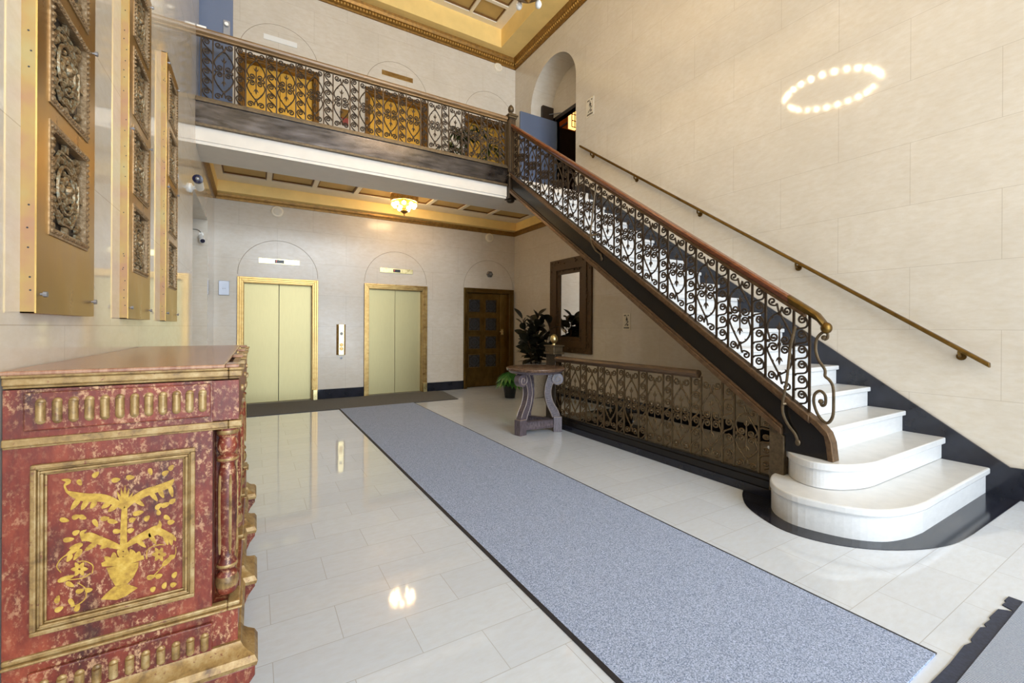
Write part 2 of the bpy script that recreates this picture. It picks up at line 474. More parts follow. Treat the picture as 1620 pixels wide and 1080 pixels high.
# walls
wl = MB()
ny0, ny1, nz = 6.087, 7.9, 2.98
uy0, uy1 = 6.62, 8.36
wall_cells(wl, 'x', -0.95, XL, [YF0, ny0, uy0, ny1, uy1, 9.4], [0, nz, ZU, 6.365, 8.6],
           [(ny0, ny1, 0, nz), (uy0, uy1, ZU, 8.6)])
wl.prism(arch_outline(uy0, uy1, 6.365, 8.6), 'x', -0.95, XL)
wl.box(-1.8, -0.95, ny1, ny1 + 0.12, 0, nz); wl.box(-1.8, -0.95, ny0 - 0.12, ny0, 0, nz)
wl.box(-1.9, -1.8, ny0 - 0.12, ny1 + 0.12, 0, nz); wl.box(-1.9, -0.95, ny0 - 0.12, ny1 + 0.12, nz, nz + 0.1)
wl.box(-1.05, -0.95, uy0 - 0.2, uy1 + 0.2, ZU, 7.4)
struct(wl.build('wall_left', 'wall_y'))
wr = MB()
ay0, ay1, asp = 6.74, 8.365, 6.365
wall_cells(wr, 'x', XR, 6.0, [YF0, 1.9, ay0, ay1, 9.4], [-2.7, ZU, asp, 8.6], [(ay0, ay1, ZU, 8.6)])
wr.prism(arch_outline(ay0, ay1, asp, 8.6), 'x', XR, 6.0)
wall_cells(wr, 'x', 6.0, 6.1, [6.6, 7.2, 8.17, 8.6], [ZU, 6.2, 7.4], [(7.2, 8.17, ZU, 6.2)])
struct(wr.build('wall_right', 'wall_y'))
wb = MB()
E1, E2, D3 = (-0.18, 0.95), (1.985, 3.125), (4.175, 5.30)
holes = [(E1[0], E1[1], 0, 2.19), (E2[0], E2[1], 0, 2.19), (D3[0], D3[1], 0, 2.215), (E1[0], E1[1], ZU, ZU + 2.19), (E2[0], E2[1], ZU, ZU + 2.19), (D3[0], D3[1], ZU, ZU + 2.215)]
wall_cells(wb, 'y', YB, YB + 0.3, [-0.95, XR + 0.57] + list(E1 + E2 + D3), [0, 2.19, 2.215, ZU, ZU + 2.19, ZU + 2.215, 8.6], holes)
wb.box(-0.95, 6.0, YB + 0.3, YB + 0.4, 0, 8.6)  # unseen backing added behind the door openings to block outside light leaking in
struct(wb.build('wall_back', 'wall_x'))
# incised arches over the doors, both floors
aj = MB()
for zc in (2.32, ZU + 2.32):
    for xc in (0.383, 2.556, 4.74):
        r = 0.652
        aj.tube([(xc + r * math.cos(PI * k / 40), YB - 0.0005, zc + r * math.sin(PI * k / 40)) for k in range(41)], 0.0035, 4)
plain('joint', 'grey stone joint', srgb(150, 134, 110), 0.6)
struct(aj.build('trim_1', 'joint'))
# front wall of the hall (behind the camera) with the tall entrance glazing
wf = MB()
wall_cells(wf, 'y', YF0 - 0.3, YF0, [-0.95, -0.3, 5.1, 6.0], [0, 0.05, 7.4, 8.6], [(-0.3, 5.1, 0.05, 7.4)])
struct(wf.build('wall_front', 'wall_x'))
wn = MB()
for x in (-0.3, 1.05, 2.4, 3.75, 5.04): wn.box(x, x + 0.06, YF0 - 0.2, YF0 - 0.1, 0.05, 7.4)
for z in (0.05, 2.4, 4.9, 7.34): wn.box(-0.3, 5.1, YF0 - 0.2, YF0 - 0.1, z, z + 0.06)
struct(wn.build('window_1', 'bronze'))

# upper ceiling: flat soffit, tray with cream grid
ce = MB()
tx0, tx1, ty0, ty1 = -0.05, 4.868, YF0 + 0.3, 8.772
ce.box(-0.95, tx0, YF0, YB, ZC, 8.6); ce.box(tx1, XR, YF0, YB, ZC, 8.6)
ce.box(tx0, tx1, ty1, YB, ZC, 8.6); ce.box(tx0, tx1, YF0, ty0, ZC, 8.6)
struct(ce.build('ceiling', 'plaster'))
cp = MB(); cp.box(tx0, tx1, ty0, ty1, 8.34, 8.6)
struct(cp.build('ceiling', 'coffer'))
def grid(name, x0, x1, y0, y1, z, dz, xs, ys, bw, bx, by, edge=0.02):
    g = MB(); e = MB()
    g.box(x0, x0 + bx, y0, y1, z, z + dz); g.box(x1 - bx, x1, y0, y1, z, z + dz)
    g.box(x0 + bx, x1 - bx, y0, y0 + by, z, z + dz); g.box(x0 + bx, x1 - bx, y1 - by, y1, z, z + dz)
    for x in xs: g.box(x - bw / 2, x + bw / 2, y0 + by, y1 - by, z, z + dz)
    for y in ys: g.box(x0 + bx, x1 - bx, y - bw / 2, y + bw / 2, z, z + dz)
    X = [x0 + bx - bw / 2] + sorted(xs) + [x1 - bx + bw / 2]; Y = [y0 + by - bw / 2] + sorted(ys) + [y1 - by + bw / 2]
    for i in range(len(X) - 1):
        for j in range(len(Y) - 1):
            a, b, c, d_ = X[i] + bw / 2, X[i + 1] - bw / 2, Y[j] + bw / 2, Y[j + 1] - bw / 2
            zz0, zz1 = z + dz * 0.45, z + dz
            e.box(a, a + edge, c, d_, zz0, zz1); e.box(b - edge, b, c, d_, zz0, zz1)
            e.box(a, b, c, c + edge, zz0, zz1); e.box(a, b, d_ - edge, d_, zz0, zz1)
    struct(g.build('trim_%d' % name, 'grid')); struct(e.build('trim_%d' % (name + 1), 'coffer_edge'))
grid(2, tx0, tx1, ty0, ty1, 8.28, 0.06, [4.03 - 0.663 * k for k in range(6)], [8.13 - 0.53 * k for k in range(28)], 0.07, 0.2, 0.13)
# upper cornice: ogee with a row of beads
prof = [(0, 0), (0.03, 0.0), (0.035, 0.03), (0.06, 0.05), (0.06, 0.10), (0.085, 0.115), (0.11, 0.16), (0.12, 0.21), (0, 0.21)]
co = MB(); z0 = 7.652
co.prism([(YB - a, z0 + b) for a, b in prof], 'x', XL, XR)
co.prism([(XR - a, z0 + b) for a, b in prof], 'y', YF0, YB)
co.prism([(XL + a, z0 + b) for a, b in prof], 'y', YF0, YB)
struct(co.build('trim_4', 'cornice'))
be = MB()
for k in range(100):
    x = XL + 0.06 + k * 0.06
    if x < XR - 0.06: be.ball((x, YB - 0.066, z0 + 0.076), 0.024, 6, 4, (0.8, 1, 1.1))
for k in range(266):
    y = YF0 + 0.05 + k * 0.06
    be.ball((XR - 0.066, y, z0 + 0.076), 0.024, 6, 4, (1, 0.8, 1.1))
struct(be.build('trim_5', 'cornice_hi', smooth=True))

# balcony: slab, white beam, coffered underside
sl = MB(); sl.box(XL - 0.3, XR, YBAL + 0.06, YB, 3.94, ZU); 
struct(sl.build('floor_upper', 'cross'))
bm_ = MB(); bm_.box(XL, XR, YBAL, 7.0, 3.562, 3.94)
bm_.box(XL, XS - 0.08, YBAL - 0.012, YBAL, 3.60, 3.775)
struct(bm_.build('trim_6', 'beam'))
c2 = MB(); lx0, lx1, ly0, ly1 = -0.558, 5.345, 7.0, 8.87
c2.box(XL, lx0, 7.0, YB, 3.70, 3.94); c2.box(lx1, XR, 7.0, YB, 3.70, 3.94); c2.box(lx0, lx1, ly1, YB, 3.70, 3.94)
struct(c2.build('ceiling', 'plaster'))
c3 = MB(); c3.box(lx0, lx1, ly0, ly1, 3.925, 3.94)
struct(c3.build('ceiling', 'coffer'))
grid(7, lx0, lx1, ly0, ly1, 3.885, 0.04, [-0.45 + 0.65 + 0.7065 * k for k in range(7)], [7.72], 0.075, 0.10, 0.36)
lc = MB()
pr = [(0, 0), (0.02, 0), (0.03, 0.03), (0.045, 0.06), (0.05, 0.10), (0, 0.10)]
lc.prism([(YB - a, 3.605 + b) for a, b in pr], 'x', XL, XR)
lc.prism([(XR - a, 3.605 + b) for a, b in pr], 'y', 7.0, YB); lc.prism([(XL + a, 3.605 + b) for a, b in pr], 'y', 7.0, YB)
struct(lc.build('trim_9', 'cornice'))

# baseboards in black marble
bb = MB()
for a, b in ((XL, -0.272), (1.038, 1.893), (3.218, 4.082)): bb.box(a, b, YB - 0.015, YB, 0, 0.19)
struct(bb.build('baseboard_back', 'black'))
br_ = MB()
br_.box(XR - 0.015, XR, 2.0, YB - 0.02, 0, 0.19)
zsk = lambda y: 0.257 + 0.703 * (y - 0.995)
br_.prism([(YF0, 0), (1.3, 0), (1.3, 0.1), (6.41, 3.6), (6.74, 3.95), (6.74, 4.18), (zsk(6.74) and 6.5, 4.18), (0.995, 0.257), (0.93, 0.262), (YF0, 0.262)], 'x', XR - 0.022, XR)
struct(br_.build('baseboard_right', 'black'))
bl_ = MB(); bl_.box(XL, XL + 0.015, YF0, ny0, 0, 0.19); bl_.box(XL, XL + 0.015, ny1, YB, 0, 0.19)
struct(bl_.build('baseboard_left', 'black'))
# black marble band let into the floor round the stair foot
bo = crom([(XS - 0.02, 2.23), (3.50, 2.13), (3.32, 1.97), (3.18, 1.70), (3.18, 1.50), (3.28, 1.31), (3.46, 1.15), (3.70, 1.03), (3.95, 0.965), (4.25, 0.945)], 5)
bd = MB(); bd.prism(bo + [(XR - 0.02, 0.935), (XR - 0.02, 2.0), (XS + 0.04, 2.0), (XS + 0.04, 2.23)], 'z', 0, 0.004)
struct(bd.build('trim_10', 'black'))
bd = MB(); bd.box(XS + 0.04, XR - 0.015, 5.195, 5.62, 0, 0.004); bd.box(XS + 0.04, XR - 0.015, 5.185, 5.20, -0.26, 0.004); struct(bd.build('trim_11', 'black'))
# basement stair well: walls and steps going down
sw = MB()
sw.box(XS + 0.0, XS + 0.06, 2.0, 5.2, -2.7, -0.15); sw.box(XS, XR, 1.9, 2.0, -2.7, -0.15); sw.box(XS, XR, 1.9, 5.5, -2.8, -2.7)
struct(sw.build('wall_basement', 'tan_soffit'))
bs = sempty('basement_steps')
tag(bs, 'dim flight of steps going down behind the floor balustrade', 'stairs'); del bs['kind']
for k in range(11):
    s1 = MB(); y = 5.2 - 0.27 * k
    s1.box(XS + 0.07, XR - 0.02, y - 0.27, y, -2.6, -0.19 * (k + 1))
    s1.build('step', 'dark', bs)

# ------------------------------------------------------------------ doors in the back wall
def casing(x0, x1, zt, z0, y, w, mat, parent, depth=0.05):
    """moulded three sided frame round an opening x0..x1, z0..zt"""
    m = MB()
    for a, b, yy in ((0.0, w * 0.35, depth), (w * 0.35, w * 0.7, depth * 0.7), (w * 0.7, w, depth * 0.35)):
        a2, b2 = w - b, w - a     # outermost band stands proudest
        m.box(x0 - b2, x0 - a2, y - yy, y, z0, zt + b2); m.box(x1 + a2, x1 + b2, y - yy, y, z0, zt + b2)
        m.box(x0 - a2, x1 + a2, y - yy, y, zt + a2, zt + b2)
    # inner reveal
    m.box(x0, x0 + 0.012, y - 0.002, y + 0.16, z0, zt); m.box(x1 - 0.012, x1, y - 0.002, y + 0.16, z0, zt)
    m.box(x0, x1, y - 0.002, y + 0.16, zt - 0.012, zt)
    return m.build('door_frame', mat, parent, bevel=0.003)
def lift(n, x0, x1, z0, frame, panel, label, up=False):
    o = sempty('door_%d' % n, ((x0 + x1) / 2, YB, z0)); tag(o, label, 'lift door')
    cx = (x0 + x1) / 2
    f = casing(x0 - cx, x1 - cx, 2.19, 0, 0, 0.09, frame, o)
    p = MB(); p.box(x0 - cx + 0.012, -0.003, 0.11, 0.14, 0.008, 2.178); p.build('door_panel', panel, o, bevel=0.003)
    p = MB(); p.box(0.004, x1 - cx - 0.012, 0.122, 0.152, 0.008, 2.178); p.build('door_panel', panel, o, bevel=0.003)
    p = MB(); p.box(x0 - cx, x1 - cx, 0.0, 0.16, -0.01, 0.006); p.build('sill', 'grey', o)
    p = MB(); p.box(x0 - cx, x1 - cx, 0.17, 0.18, 0, 2.19); p.build('shaft_backing', 'blackp', o)
    if not up:
        g = MB(); g.box(x1 - cx + 0.005, x1 - cx + 0.085, -0.075, -0.03, 0, 0.20); g.build('corner_guard', 'brass_bright', o, bevel=0.006)
    return o
lift(1, *E1, 0, 'brass_frame', 'brass_door', 'left pair of pale brass lift doors on the ground floor, beside the grey wall plate')
lift(2, *E2, 0, 'brass_frame', 'brass_door', 'right pair of pale brass lift doors on the ground floor, between call panel and bronze door')
lift(4, *E1, ZU, 'brown_bronze', 'gold_door', 'left pair of golden lift doors upstairs behind the balcony railing', True)
lift(5, *E2, ZU, 'brown_bronze', 'gold_door', 'right pair of golden lift doors upstairs behind the balcony railing', True)

d8 = sempty('door_8', (4.7375, YB, ZU)); tag(d8, 'golden brown door upstairs at the right end of the balcony', 'door')
casing(D3[0] - 4.7375, D3[1] - 4.7375, 2.215, 0, 0, 0.09, 'brown_bronze', d8)
lf = MB(); lf.box(-0.55, 0.55, 0.12, 0.16, 0.01, 2.2); lf.build('door_leaf', 'gold_door', d8, bevel=0.003)

def plaque(key, relief, seed):
    """square ornamental relief: beaded border, recessed field, eight sided ring, round wreath, rosette; unit 1 x 1, facing -y"""
    r = random.Random(seed); b = MB(); f = MB(); o = MB()
    w = 0.07
    for (x0, x1, z0_, z1_) in ((-.5, .5, .5 - w, .5), (-.5, .5, -.5, -.5 + w), (-.5, -.5 + w, -.5 + w, .5 - w), (.5 - w, .5, -.5 + w, .5 - w)):
        b.box(x0, x1, -0.016, 0.07, z0_, z1_)
    for k in range(17):
        t_ = -0.46 + k * 0.0575
        for c in ((t_, .458), (t_, -.458), (-.458, t_), (.458, t_)): b.ball((c[0], -0.018, c[1]), 0.02, 5, 4)
    f.box(-.44, .44, 0.055, 0.07, -.44, .44)
    oc = [(0.36 * math.cos(PI * (k + .5) / 4) * (1.0 if k % 2 else 1.02), -0.02, 0.36 * math.sin(PI * (k + .5) / 4)) for k in range(8)]
    o.tube([Vector(p) for a, c in zip(oc, oc[1:] + oc[:1]) for p in (a, (Vector(a) + Vector(c)) / 2)], 0.016, 5, closed=True)
    o.tube([(0.205 * math.cos(2 * PI * k / 24), -0.025, 0.225 * math.sin(2 * PI * k / 24)) for k in range(24)], 0.016, 5, closed=True)
    for k in range(8):
        a = 2 * PI * k / 8
        o.ball((0.095 * math.cos(a), -0.02, 0.095 * math.sin(a)), 0.05, 6, 4, (0.9, 0.6, 0.9))
        o.ball((0.15 * math.cos(a + .39), -0.015, 0.16 * math.sin(a + .39)), 0.03, 5, 4)
    o.ball((0, -0.04, 0), 0.05, 8, 5)
    for k in range(26):
        a = 2 * PI * k / 26
        rr = 0.28 + 0.02 * (k % 2)
        o.ball((rr * math.cos(a), -0.012, rr * math.sin(a)), 0.032 + 0.008 * r.random(), 5, 4, (1, 0.7, 1))
    for sx in (-1, 1):
        for sz in (-1, 1):
            for k in range(7):
                o.ball((sx * (0.28 + 0.12 * r.random()), -0.012, sz * (0.28 + 0.12 * r.random())), 0.028 + 0.012 * r.random(), 5, 4, (1, 0.7, 1))
    for c in ((0, .39), (0, -.39), (.39, 0), (-.39, 0)):
        o.box(c[0] - .035, c[0] + .035, -0.035, 0.0, c[1] - .035, c[1] + .035)
    o.v = [(p[0], p[1] + 0.045, p[2]) for p in o.v]
    O = o.build('ornament', relief); B = b.build('border', 'plaque_border'); F = f.build('field', 'relief_dark')
    B.parent = O; F.parent = O
    if relief != 'relief': B.data.materials[0] = M['bronze']
    return O
def put_plaque(proto, parent, loc, size, rz, first):
    o = proto if first else copy_tree(proto)
    o.parent = parent; o.location = loc; o.scale = size; o.rotation_euler = (0, 0, rz)
    return o
# bronze door with eight relief squares
d3 = sempty('door_3', (4.7375, YB, 0)); tag(d3, 'dark bronze door with eight square relief plaques at right end of back wall', 'door')
casing(D3[0] - 4.7375, D3[1] - 4.7375, 2.215, 0, 0, 0.09, 'bronze', d3)
lf = MB(); lf.box(-0.55, 0.36, 0.13, 0.17, 0.01, 2.2); lf.build('door_leaf', 'bronze', d3)
lf = MB(); lf.box(0.36, 0.55, 0.10, 0.15, 0.0, 2.2); lf.build('side_panel', 'bronze', d3, bevel=0.004)
pd = plaque('door', 'relief_door', 3)
k = 0
for i in range(4):
    for x in (-0.325, 0.11):
        put_plaque(pd, d3, (x, 0.104, 1.905 - 0.43 * i), (0.33, 0.33, 0.33), 0, k == 0); k += 1
h = MB(); h.box(0.385, 0.44, 0.085, 0.102, 1.22, 1.36); h.tube([(0.41, 0.09, 1.3), (0.41, 0.04, 1.3), (0.32, 0.035, 1.3)], 0.011, 8)
h.build('door_handle', 'brass_bright', d3, smooth=True)

# right hand niche upstairs: blue door standing open, frame, closer, room beyond
d6 = sempty('door_6', (6.0, 8.17, ZU)); tag(d6, 'blue grey door standing open in the arched niche at the head of the stairs', 'door')
lf = MB(); lf.box(-1.0, 0.0, -0.045, 0.0, 0.01, 2.2); lf.build('door_leaf', 'blue', d6, bevel=0.004)
fr = MB(); fr.box(-0.03, 0.1, 0, 0.06, 0, 2.32); fr.box(-0.03, 0.1, -1.03, -0.97, 0, 2.32); fr.box(-0.03, 0.1, -1.03, 0.06, 2.24, 2.32)
fr.build('door_frame', 'dark', d6)
cl = MB(); cl.box(-0.30, 0.02, 0.10, 0.19, 2.24, 2.58); cl.build('closer_box', 'dark', d6, bevel=0.005)
ar = MB(); ar.tube([(-0.12, 0.1, 2.40), (0.06, -0.3, 2.34)], 0.012, 6); ar.build('closer_arm', 'steel', d6)
hg = MB()
for z in (0.3, 1.1, 1.95): hg.tube([(-0.01, 0.005, z), (-0.01, 0.005, z + 0.1)], 0.014, 8)
hg.build('hinge', 'steel', d6)
rm = MB()
rm.box(6.1, 9.0, 9.6, 9.7, ZU, 7.6); rm.box(9.0, 9.1, 5.5, 9.7, ZU, 7.6); rm.box(6.1, 9.1, 5.5, 9.7, 7.5, 7.6); rm.box(6.1, 9.1, 5.4, 5.5, ZU, 7.6)
struct(rm.build('wall_corridor', 'orange'))
rm = MB(); rm.box(6.0, 9.1, 5.4, 9.7, ZU - 0.1, ZU); struct(rm.build('floor_corridor', 'dark'))
dp = MB(); dp.box(6.12, 8.9, 8.6, 8.66, ZU, 6.33)
tag(dp.build('partition', 'dark'), 'dark wood partition seen through the doorway at stair head', 'partition')
sg = thing('wall_lantern', (7.0, 8.8, 6.75), 'glowing stained glass lantern inside the doorway at the stair head', 'lantern')
q = MB(); q.box(-0.10, 0.10, -0.07, 0.07, -0.24, 0.24); q.build('glass_shade', 'lamp_glow', sg)
q = MB()
for x in (-0.105, -0.01, 0.085): q.box(x, x + 0.02, -0.08, -0.07, -0.25, 0.25)
for z in (-0.25, -0.09, 0.07, 0.23): q.box(-0.105, 0.105, -0.08, -0.07, z, z + 0.02)
q.box(-0.02, 0.02, 0.07, 0.79, -0.02, 0.02)
q.build('frame', 'dark', sg)
# left niche upstairs: blue door standing open
d7 = sempty('door_7', (-0.95, 6.68, ZU)); tag(d7, 'blue grey door standing open at the left end of the balcony', 'door')
lf = MB(); lf.box(-0.02, 0.69, 0, 0.045, 0.01, 2.45); lf.build('door_leaf', 'blue', d7, bevel=0.004)
lf = MB(); lf.box(0.585, 0.66, -0.012, 0.0, 1.17, 1.36); lf.build('lock_plate', 'steel', d7, bevel=0.003)
lf = MB(); lf.lathe([(0.022, -0.045), (0.026, -0.03), (0.02, -0.012)], (0.622, 0, 1.30), 14, 'y'); lf.build('lock_cylinder', 'white', d7, smooth=True)

# ------------------------------------------------------------------ the stair
RISE, RUN, Z1, Y1 = 0.1965, 0.2795, 0.225, 1.105
st = thing('staircase', (4.55, 1.1, 0), 'long flight of pale marble steps rising along the right wall to the balcony', 'stairs')
def P(m, name, mat, parent, **kw):
    """build a world-space mesh as the child of a thing standing at its own origin"""
    o = m.build(name, mat, parent, **kw)
    o.location = -Vector(parent.location)
    return o
def bull(ctrl, y, xr, back):
    return [(xr, y)] + ctrl + back
s1o = crom([(3.95, 1.10), (3.74, 1.125), (3.53, 1.195), (3.38, 1.35), (3.29, 1.60), (3.33, 1.76), (3.43, 1.865), (3.54, 1.925), (3.63, 1.955), (3.72, 1.965)], 5)
s2o = crom([(4.00, 1.387), (3.86, 1.405), (3.72, 1.45), (3.61, 1.52), (3.55, 1.62), (3.57, 1.74), (3.65, 1.84), (3.70, 1.88)], 5)
def inset(o, d_):
    c = Vector((4.2, 2.0)); r = []
    for p in o:
        v = (c - Vector(p)).normalized() * d_; r.append((p[0] + v.x, p[1] + v.y))
    return r
for n_, ol in ((1, s1o), (2, s2o)):
    zt = Z1 + RISE * (n_ - 1); y = Y1 + RUN * (n_ - 1)
    tb = MB(); tb.prism([(XR - 0.023, y)] + ol + [(ol[-1][0], 2.04), (XR - 0.023, 2.04)], 'z', zt - 0.055, zt)
    a = P(tb, 'step', 'step2', st, bevel=0.012)
    rb = MB(); rb.prism([(XR - 0.023, y + 0.028)] + inset(ol, 0.028) + [(ol[-1][0] + 0.02, 2.03), (XR - 0.023, 2.03)], 'z', zt - RISE - (0.03 if n_ == 1 else 0) + 0.004, zt - 0.055)
    b = rb.build('riser', 'step', a)
for n_ in range(3, 21):
    zt = Z1 + RISE * (n_ - 1); y = Y1 + RUN * (n_ - 1)
    tb = MB(); tb.box(XS + 0.03, XR - 0.023, y, y + RUN + 0.03, zt - 0.045, zt)
    a = P(tb, 'step', 'step2', st, bevel=0.008)
    rb = MB(); rb.box(XS + 0.03, XR - 0.023, y + 0.028, y + 0.07, zt - RISE, zt - 0.045)
    rb.build('riser', 'step', a)
so = MB(); zb = lambda y: 0.539 + SL * (y - 1.88)
so.prism([(2.1, zb(2.1) - 0.03), (6.33, zb(6.33) - 0.03), (6.33, zb(6.33) - 0.003), (2.1, zb(2.1) - 0.003)], 'x', XS + 0.04, XR - 0.023)
P(so, 'soffit', 'plaster', st)
ztop = lambda y: 0.691 + SL * (y - 1.63)
sp = MB()
outl = [(1.56, Z1 + RISE), (1.88, Z1 + RISE), (1.88, zb(1.88)), (6.33, zb(6.33)), (6.33, ztop(6.33)), (1.72, ztop(1.72)), (1.65, 0.69), (1.60, 0.655), (1.57, 0.60), (1.56, 0.52)]
sp.prism(outl, 'x', XS - 0.028, XS + 0.03); P(sp, 'string_plate', 'stringer', st)
mo = MB()
for off, hgt, pr_ in ((0.0, 0.045, 0.03), (-0.045, 0.02, 0.018)):
    mo.prism([(1.70, ztop(1.70) + off - hgt), (6.33, ztop(6.33) + off - hgt), (6.33, ztop(6.33) + off), (1.70, ztop(1.70) + off)], 'x', XS - 0.028 - pr_, XS + 0.035)
for off, hgt, pr_ in ((0.0, 0.05, 0.035), (0.05, 0.022, 0.018)):
    mo.prism([(1.90, zb(1.90) + off), (6.33, zb(6.33) + off), (6.33, zb(6.33) + off + hgt), (1.90, zb(1.90) + off + hgt)], 'x', XS - 0.028 - pr_, XS + 0.035)
P(mo, 'string_moulding', 'molding', st, bevel=0.004)
en = MB()
en.prism([(1.535, Z1 + RISE), (1.575, Z1 + RISE), (1.585, 0.52), (1.60, 0.60), (1.66, 0.66), (1.72, 0.71), (1.72, 0.75), (1.64, 0.70), (1.575, 0.63), (1.55, 0.56)], 'x', XS - 0.05, XS + 0.045)
P(en, 'string_end', 'molding', st, bevel=0.006)

# ------------------------------------------------------------------ wrought iron panels
HI = 0.72
def spiral(c, r, a0, turns, sgn, n=11, rin=0.25):
    """outer -> inner; sgn +1 counter clockwise"""
    out = []; m = int(n * turns)
    for i in range(m + 1):
        t_ = i / m; a = math.radians(a0) + sgn * 2 * PI * turns * t_; rr = r * (1 - (1 - rin) * t_)
        out.append((c[0] + rr * math.cos(a), c[1] + rr * math.sin(a), c[0] + (rr * math.cos(a)) * (1 - min(1, t_ * 3))))
    return out
def strand(mb, pts, fmap, r=0.0080, k=3, rs=None):
    pp = crom(pts, k)
    mb.tube([fmap(*p) for p in pp], r, 6)
def scroll_panel(fmap, units=6, h=HI, half=0.0515):
    m = MB(); pitch = h / units * 0.985
    for i in range(units):
        zc = h - 0.045 - i * pitch
        sp_ = spiral((-0.006, zc), 0.036, 180, 1.35, -1)[::-1]
        x0 = -0.042
        tail = [(x0 + 0.004, zc - 0.022, x0), (-0.022, zc - 0.05, -0.022), (0.012, zc - 0.08, 0.012), (0.038, zc - 0.104, 0.038), (half - 0.004, zc - 0.128, half)]
        if i == units - 1: tail = tail[:3]
        strand(m, sp_ + tail, fmap)
        m.ball(fmap(sp_[0][0], sp_[0][1], sp_[0][2]), 0.011, 6, 4)
    return m
def heart_panel(fmap, h=HI, half=0.105):
    m = MB(); zm = h / 2
    for sx in (-1, 1):
        for sz in (-1, 1):
            g = lambda p, sx=sx, sz=sz: (sx * p[0], zm + sz * (p[1] - zm), sx * p[2])
            bot = spiral((0.058, 0.052), 0.038, 190, 1.3, -1)[::-1]
            bot = [(x, z, a) for x, z, a in bot]
            mid = [(0.008, 0.094, 0.008), (-0.014, 0.122, -0.014), (-0.058, 0.178, -0.055), (-0.090, 0.238, -0.07), (-0.097, 0.282, -0.05)]
            top = [(x, z, a * 0.35) for x, z, a in spiral((-0.046, zm - 0.042), 0.038, 188, 1.35, -1)]
            strand(m, [g(p) for p in bot + mid + top], fmap)
            b0 = g(bot[0]); t0 = g(top[-1])
            m.ball(fmap(*b0), 0.012, 6, 4); m.ball(fmap(*t0), 0.013, 6, 4)
            # thorn leaf on the strand
            e0, e1, e2 = g((-0.045, 0.18, -0.045)), g((-0.066, 0.19, -0.066)), g((-0.076, 0.205, -0.076))
            m.tube([fmap(*e0), fmap(*e1), fmap(*e2)], [0.005, 0.006, 0.002], 5)
    for x, z in ((0, zm - 0.005), (0, 0.115), (0, h - 0.115), (-0.088, zm), (0.088, zm)):
        p = fmap(x, z, x * 0.35); m.box(p[0] - 0.010, p[0] + 0.010, -0.011, 0.011, p[2] - 0.013, p[2] + 0.013)
    # centre stem with fleur tips
    m.tube([fmap(0, zm - 0.13, 0), fmap(0, zm, 0), fmap(0, zm + 0.13, 0)], [0.005, 0.009, 0.005], 6)
    for sz in (-1, 1):
        z = zm + sz * 0.115
        m.tube([fmap(0, z, 0), fmap(0, z + sz * 0.03, 0), fmap(0, z + sz * 0.062, 0)], [0.006, 0.011, 0.002], 6)
        for sx in (-1, 1):
            m.tube([fmap(0, z - sz * 0.004, 0), fmap(sx * 0.014, z + sz * 0.012, 0), fmap(sx * 0.026, z + sz * 0.034, 0)], [0.006, 0.008, 0.002], 5)
    return m
flat = lambda y, z, a: (y, 0.0, z)
slope = lambda y, z, a: (y, 0.0, z + SL * a)
def bar_mb(z0_, z1_, w=0.0078): return MB().box(-w, w, -w, w, z0_, z1_)
PITCH, SW = 0.337, 0.115

# balcony railing
rb = thing('balcony_railing', (1.5, YBAL, 3.775), 'wrought iron balcony railing of scrolls and hearts over a dark bronze band', 'railing')
Lb = lambda x, y, z: (x - 1.5, y - YBAL, z - 3.775)
spP = scroll_panel(flat).build('scroll_panel', 'iron', rb, smooth=True)
hpP = heart_panel(flat).build('heart_panel', 'iron', rb, smooth=True)
baP = bar_mb(-0.02, HI + 0.02).build('baluster', 'iron', rb)
zI = 4.122; x = -0.562; fs = fh = fb = True
while x < 3.6:
    w = SW
    o = spP if fs else copy_part(spP, rb, (0, 0, 0)); fs = False; o.location = Lb(x + w / 2, YBAL, zI)
    o = baP if fb else copy_part(baP, rb, (0, 0, 0)); fb = False; o.location = Lb(x, YBAL, zI)
    o = copy_part(baP, rb, Lb(x + w, YBAL, zI))
    if x + PITCH < 3.6:
        o = hpP if fh else copy_part(hpP, rb, (0, 0, 0)); fh = False; o.location = Lb(x + w + (PITCH - w) / 2, YBAL, zI)
    x += PITCH
xa, xb = XL - 1.5, 3.62 - 1.5
fa = MB(); fa.box(xa, xb, -0.045, -0.013, 0.0, 0.275); fa.build('bronze_band', 'fascia', rb)
fm = MB()
fm.box(xa, xb, -0.065, 0.02, 0.275, 0.30); fm.box(xa, xb, -0.05, 0.03, 0.30, 0.325); fm.box(xa, xb, -0.025, 0.025, 0.325, 0.345)
fm.box(xa, xb, -0.06, -0.013, -0.012, 0.02)
fm.build('band_moulding', 'iron2', rb, bevel=0.004)
hr = MB(); zr = 4.842 - 3.775
hr.prism([(-0.022, zr), (0.022, zr), (0.022, zr + 0.018), (0.05, zr + 0.035), (0.055, zr + 0.06), (0.04, zr + 0.085), (0, zr + 0.095), (-0.04, zr + 0.085), (-0.055, zr + 0.06), (-0.05, zr + 0.035), (-0.022, zr + 0.018)], 'x', xa, xb)
hr.build('handrail', 'rail_bronze', rb, smooth=True, angle=30)
wbk = MB(); wbk.box(xa + 0.005, xa + 0.10, -0.03, 0.03, zr + 0.085, zr + 0.115); wbk.build('wall_bracket', 'white', rb, bevel=0.004)

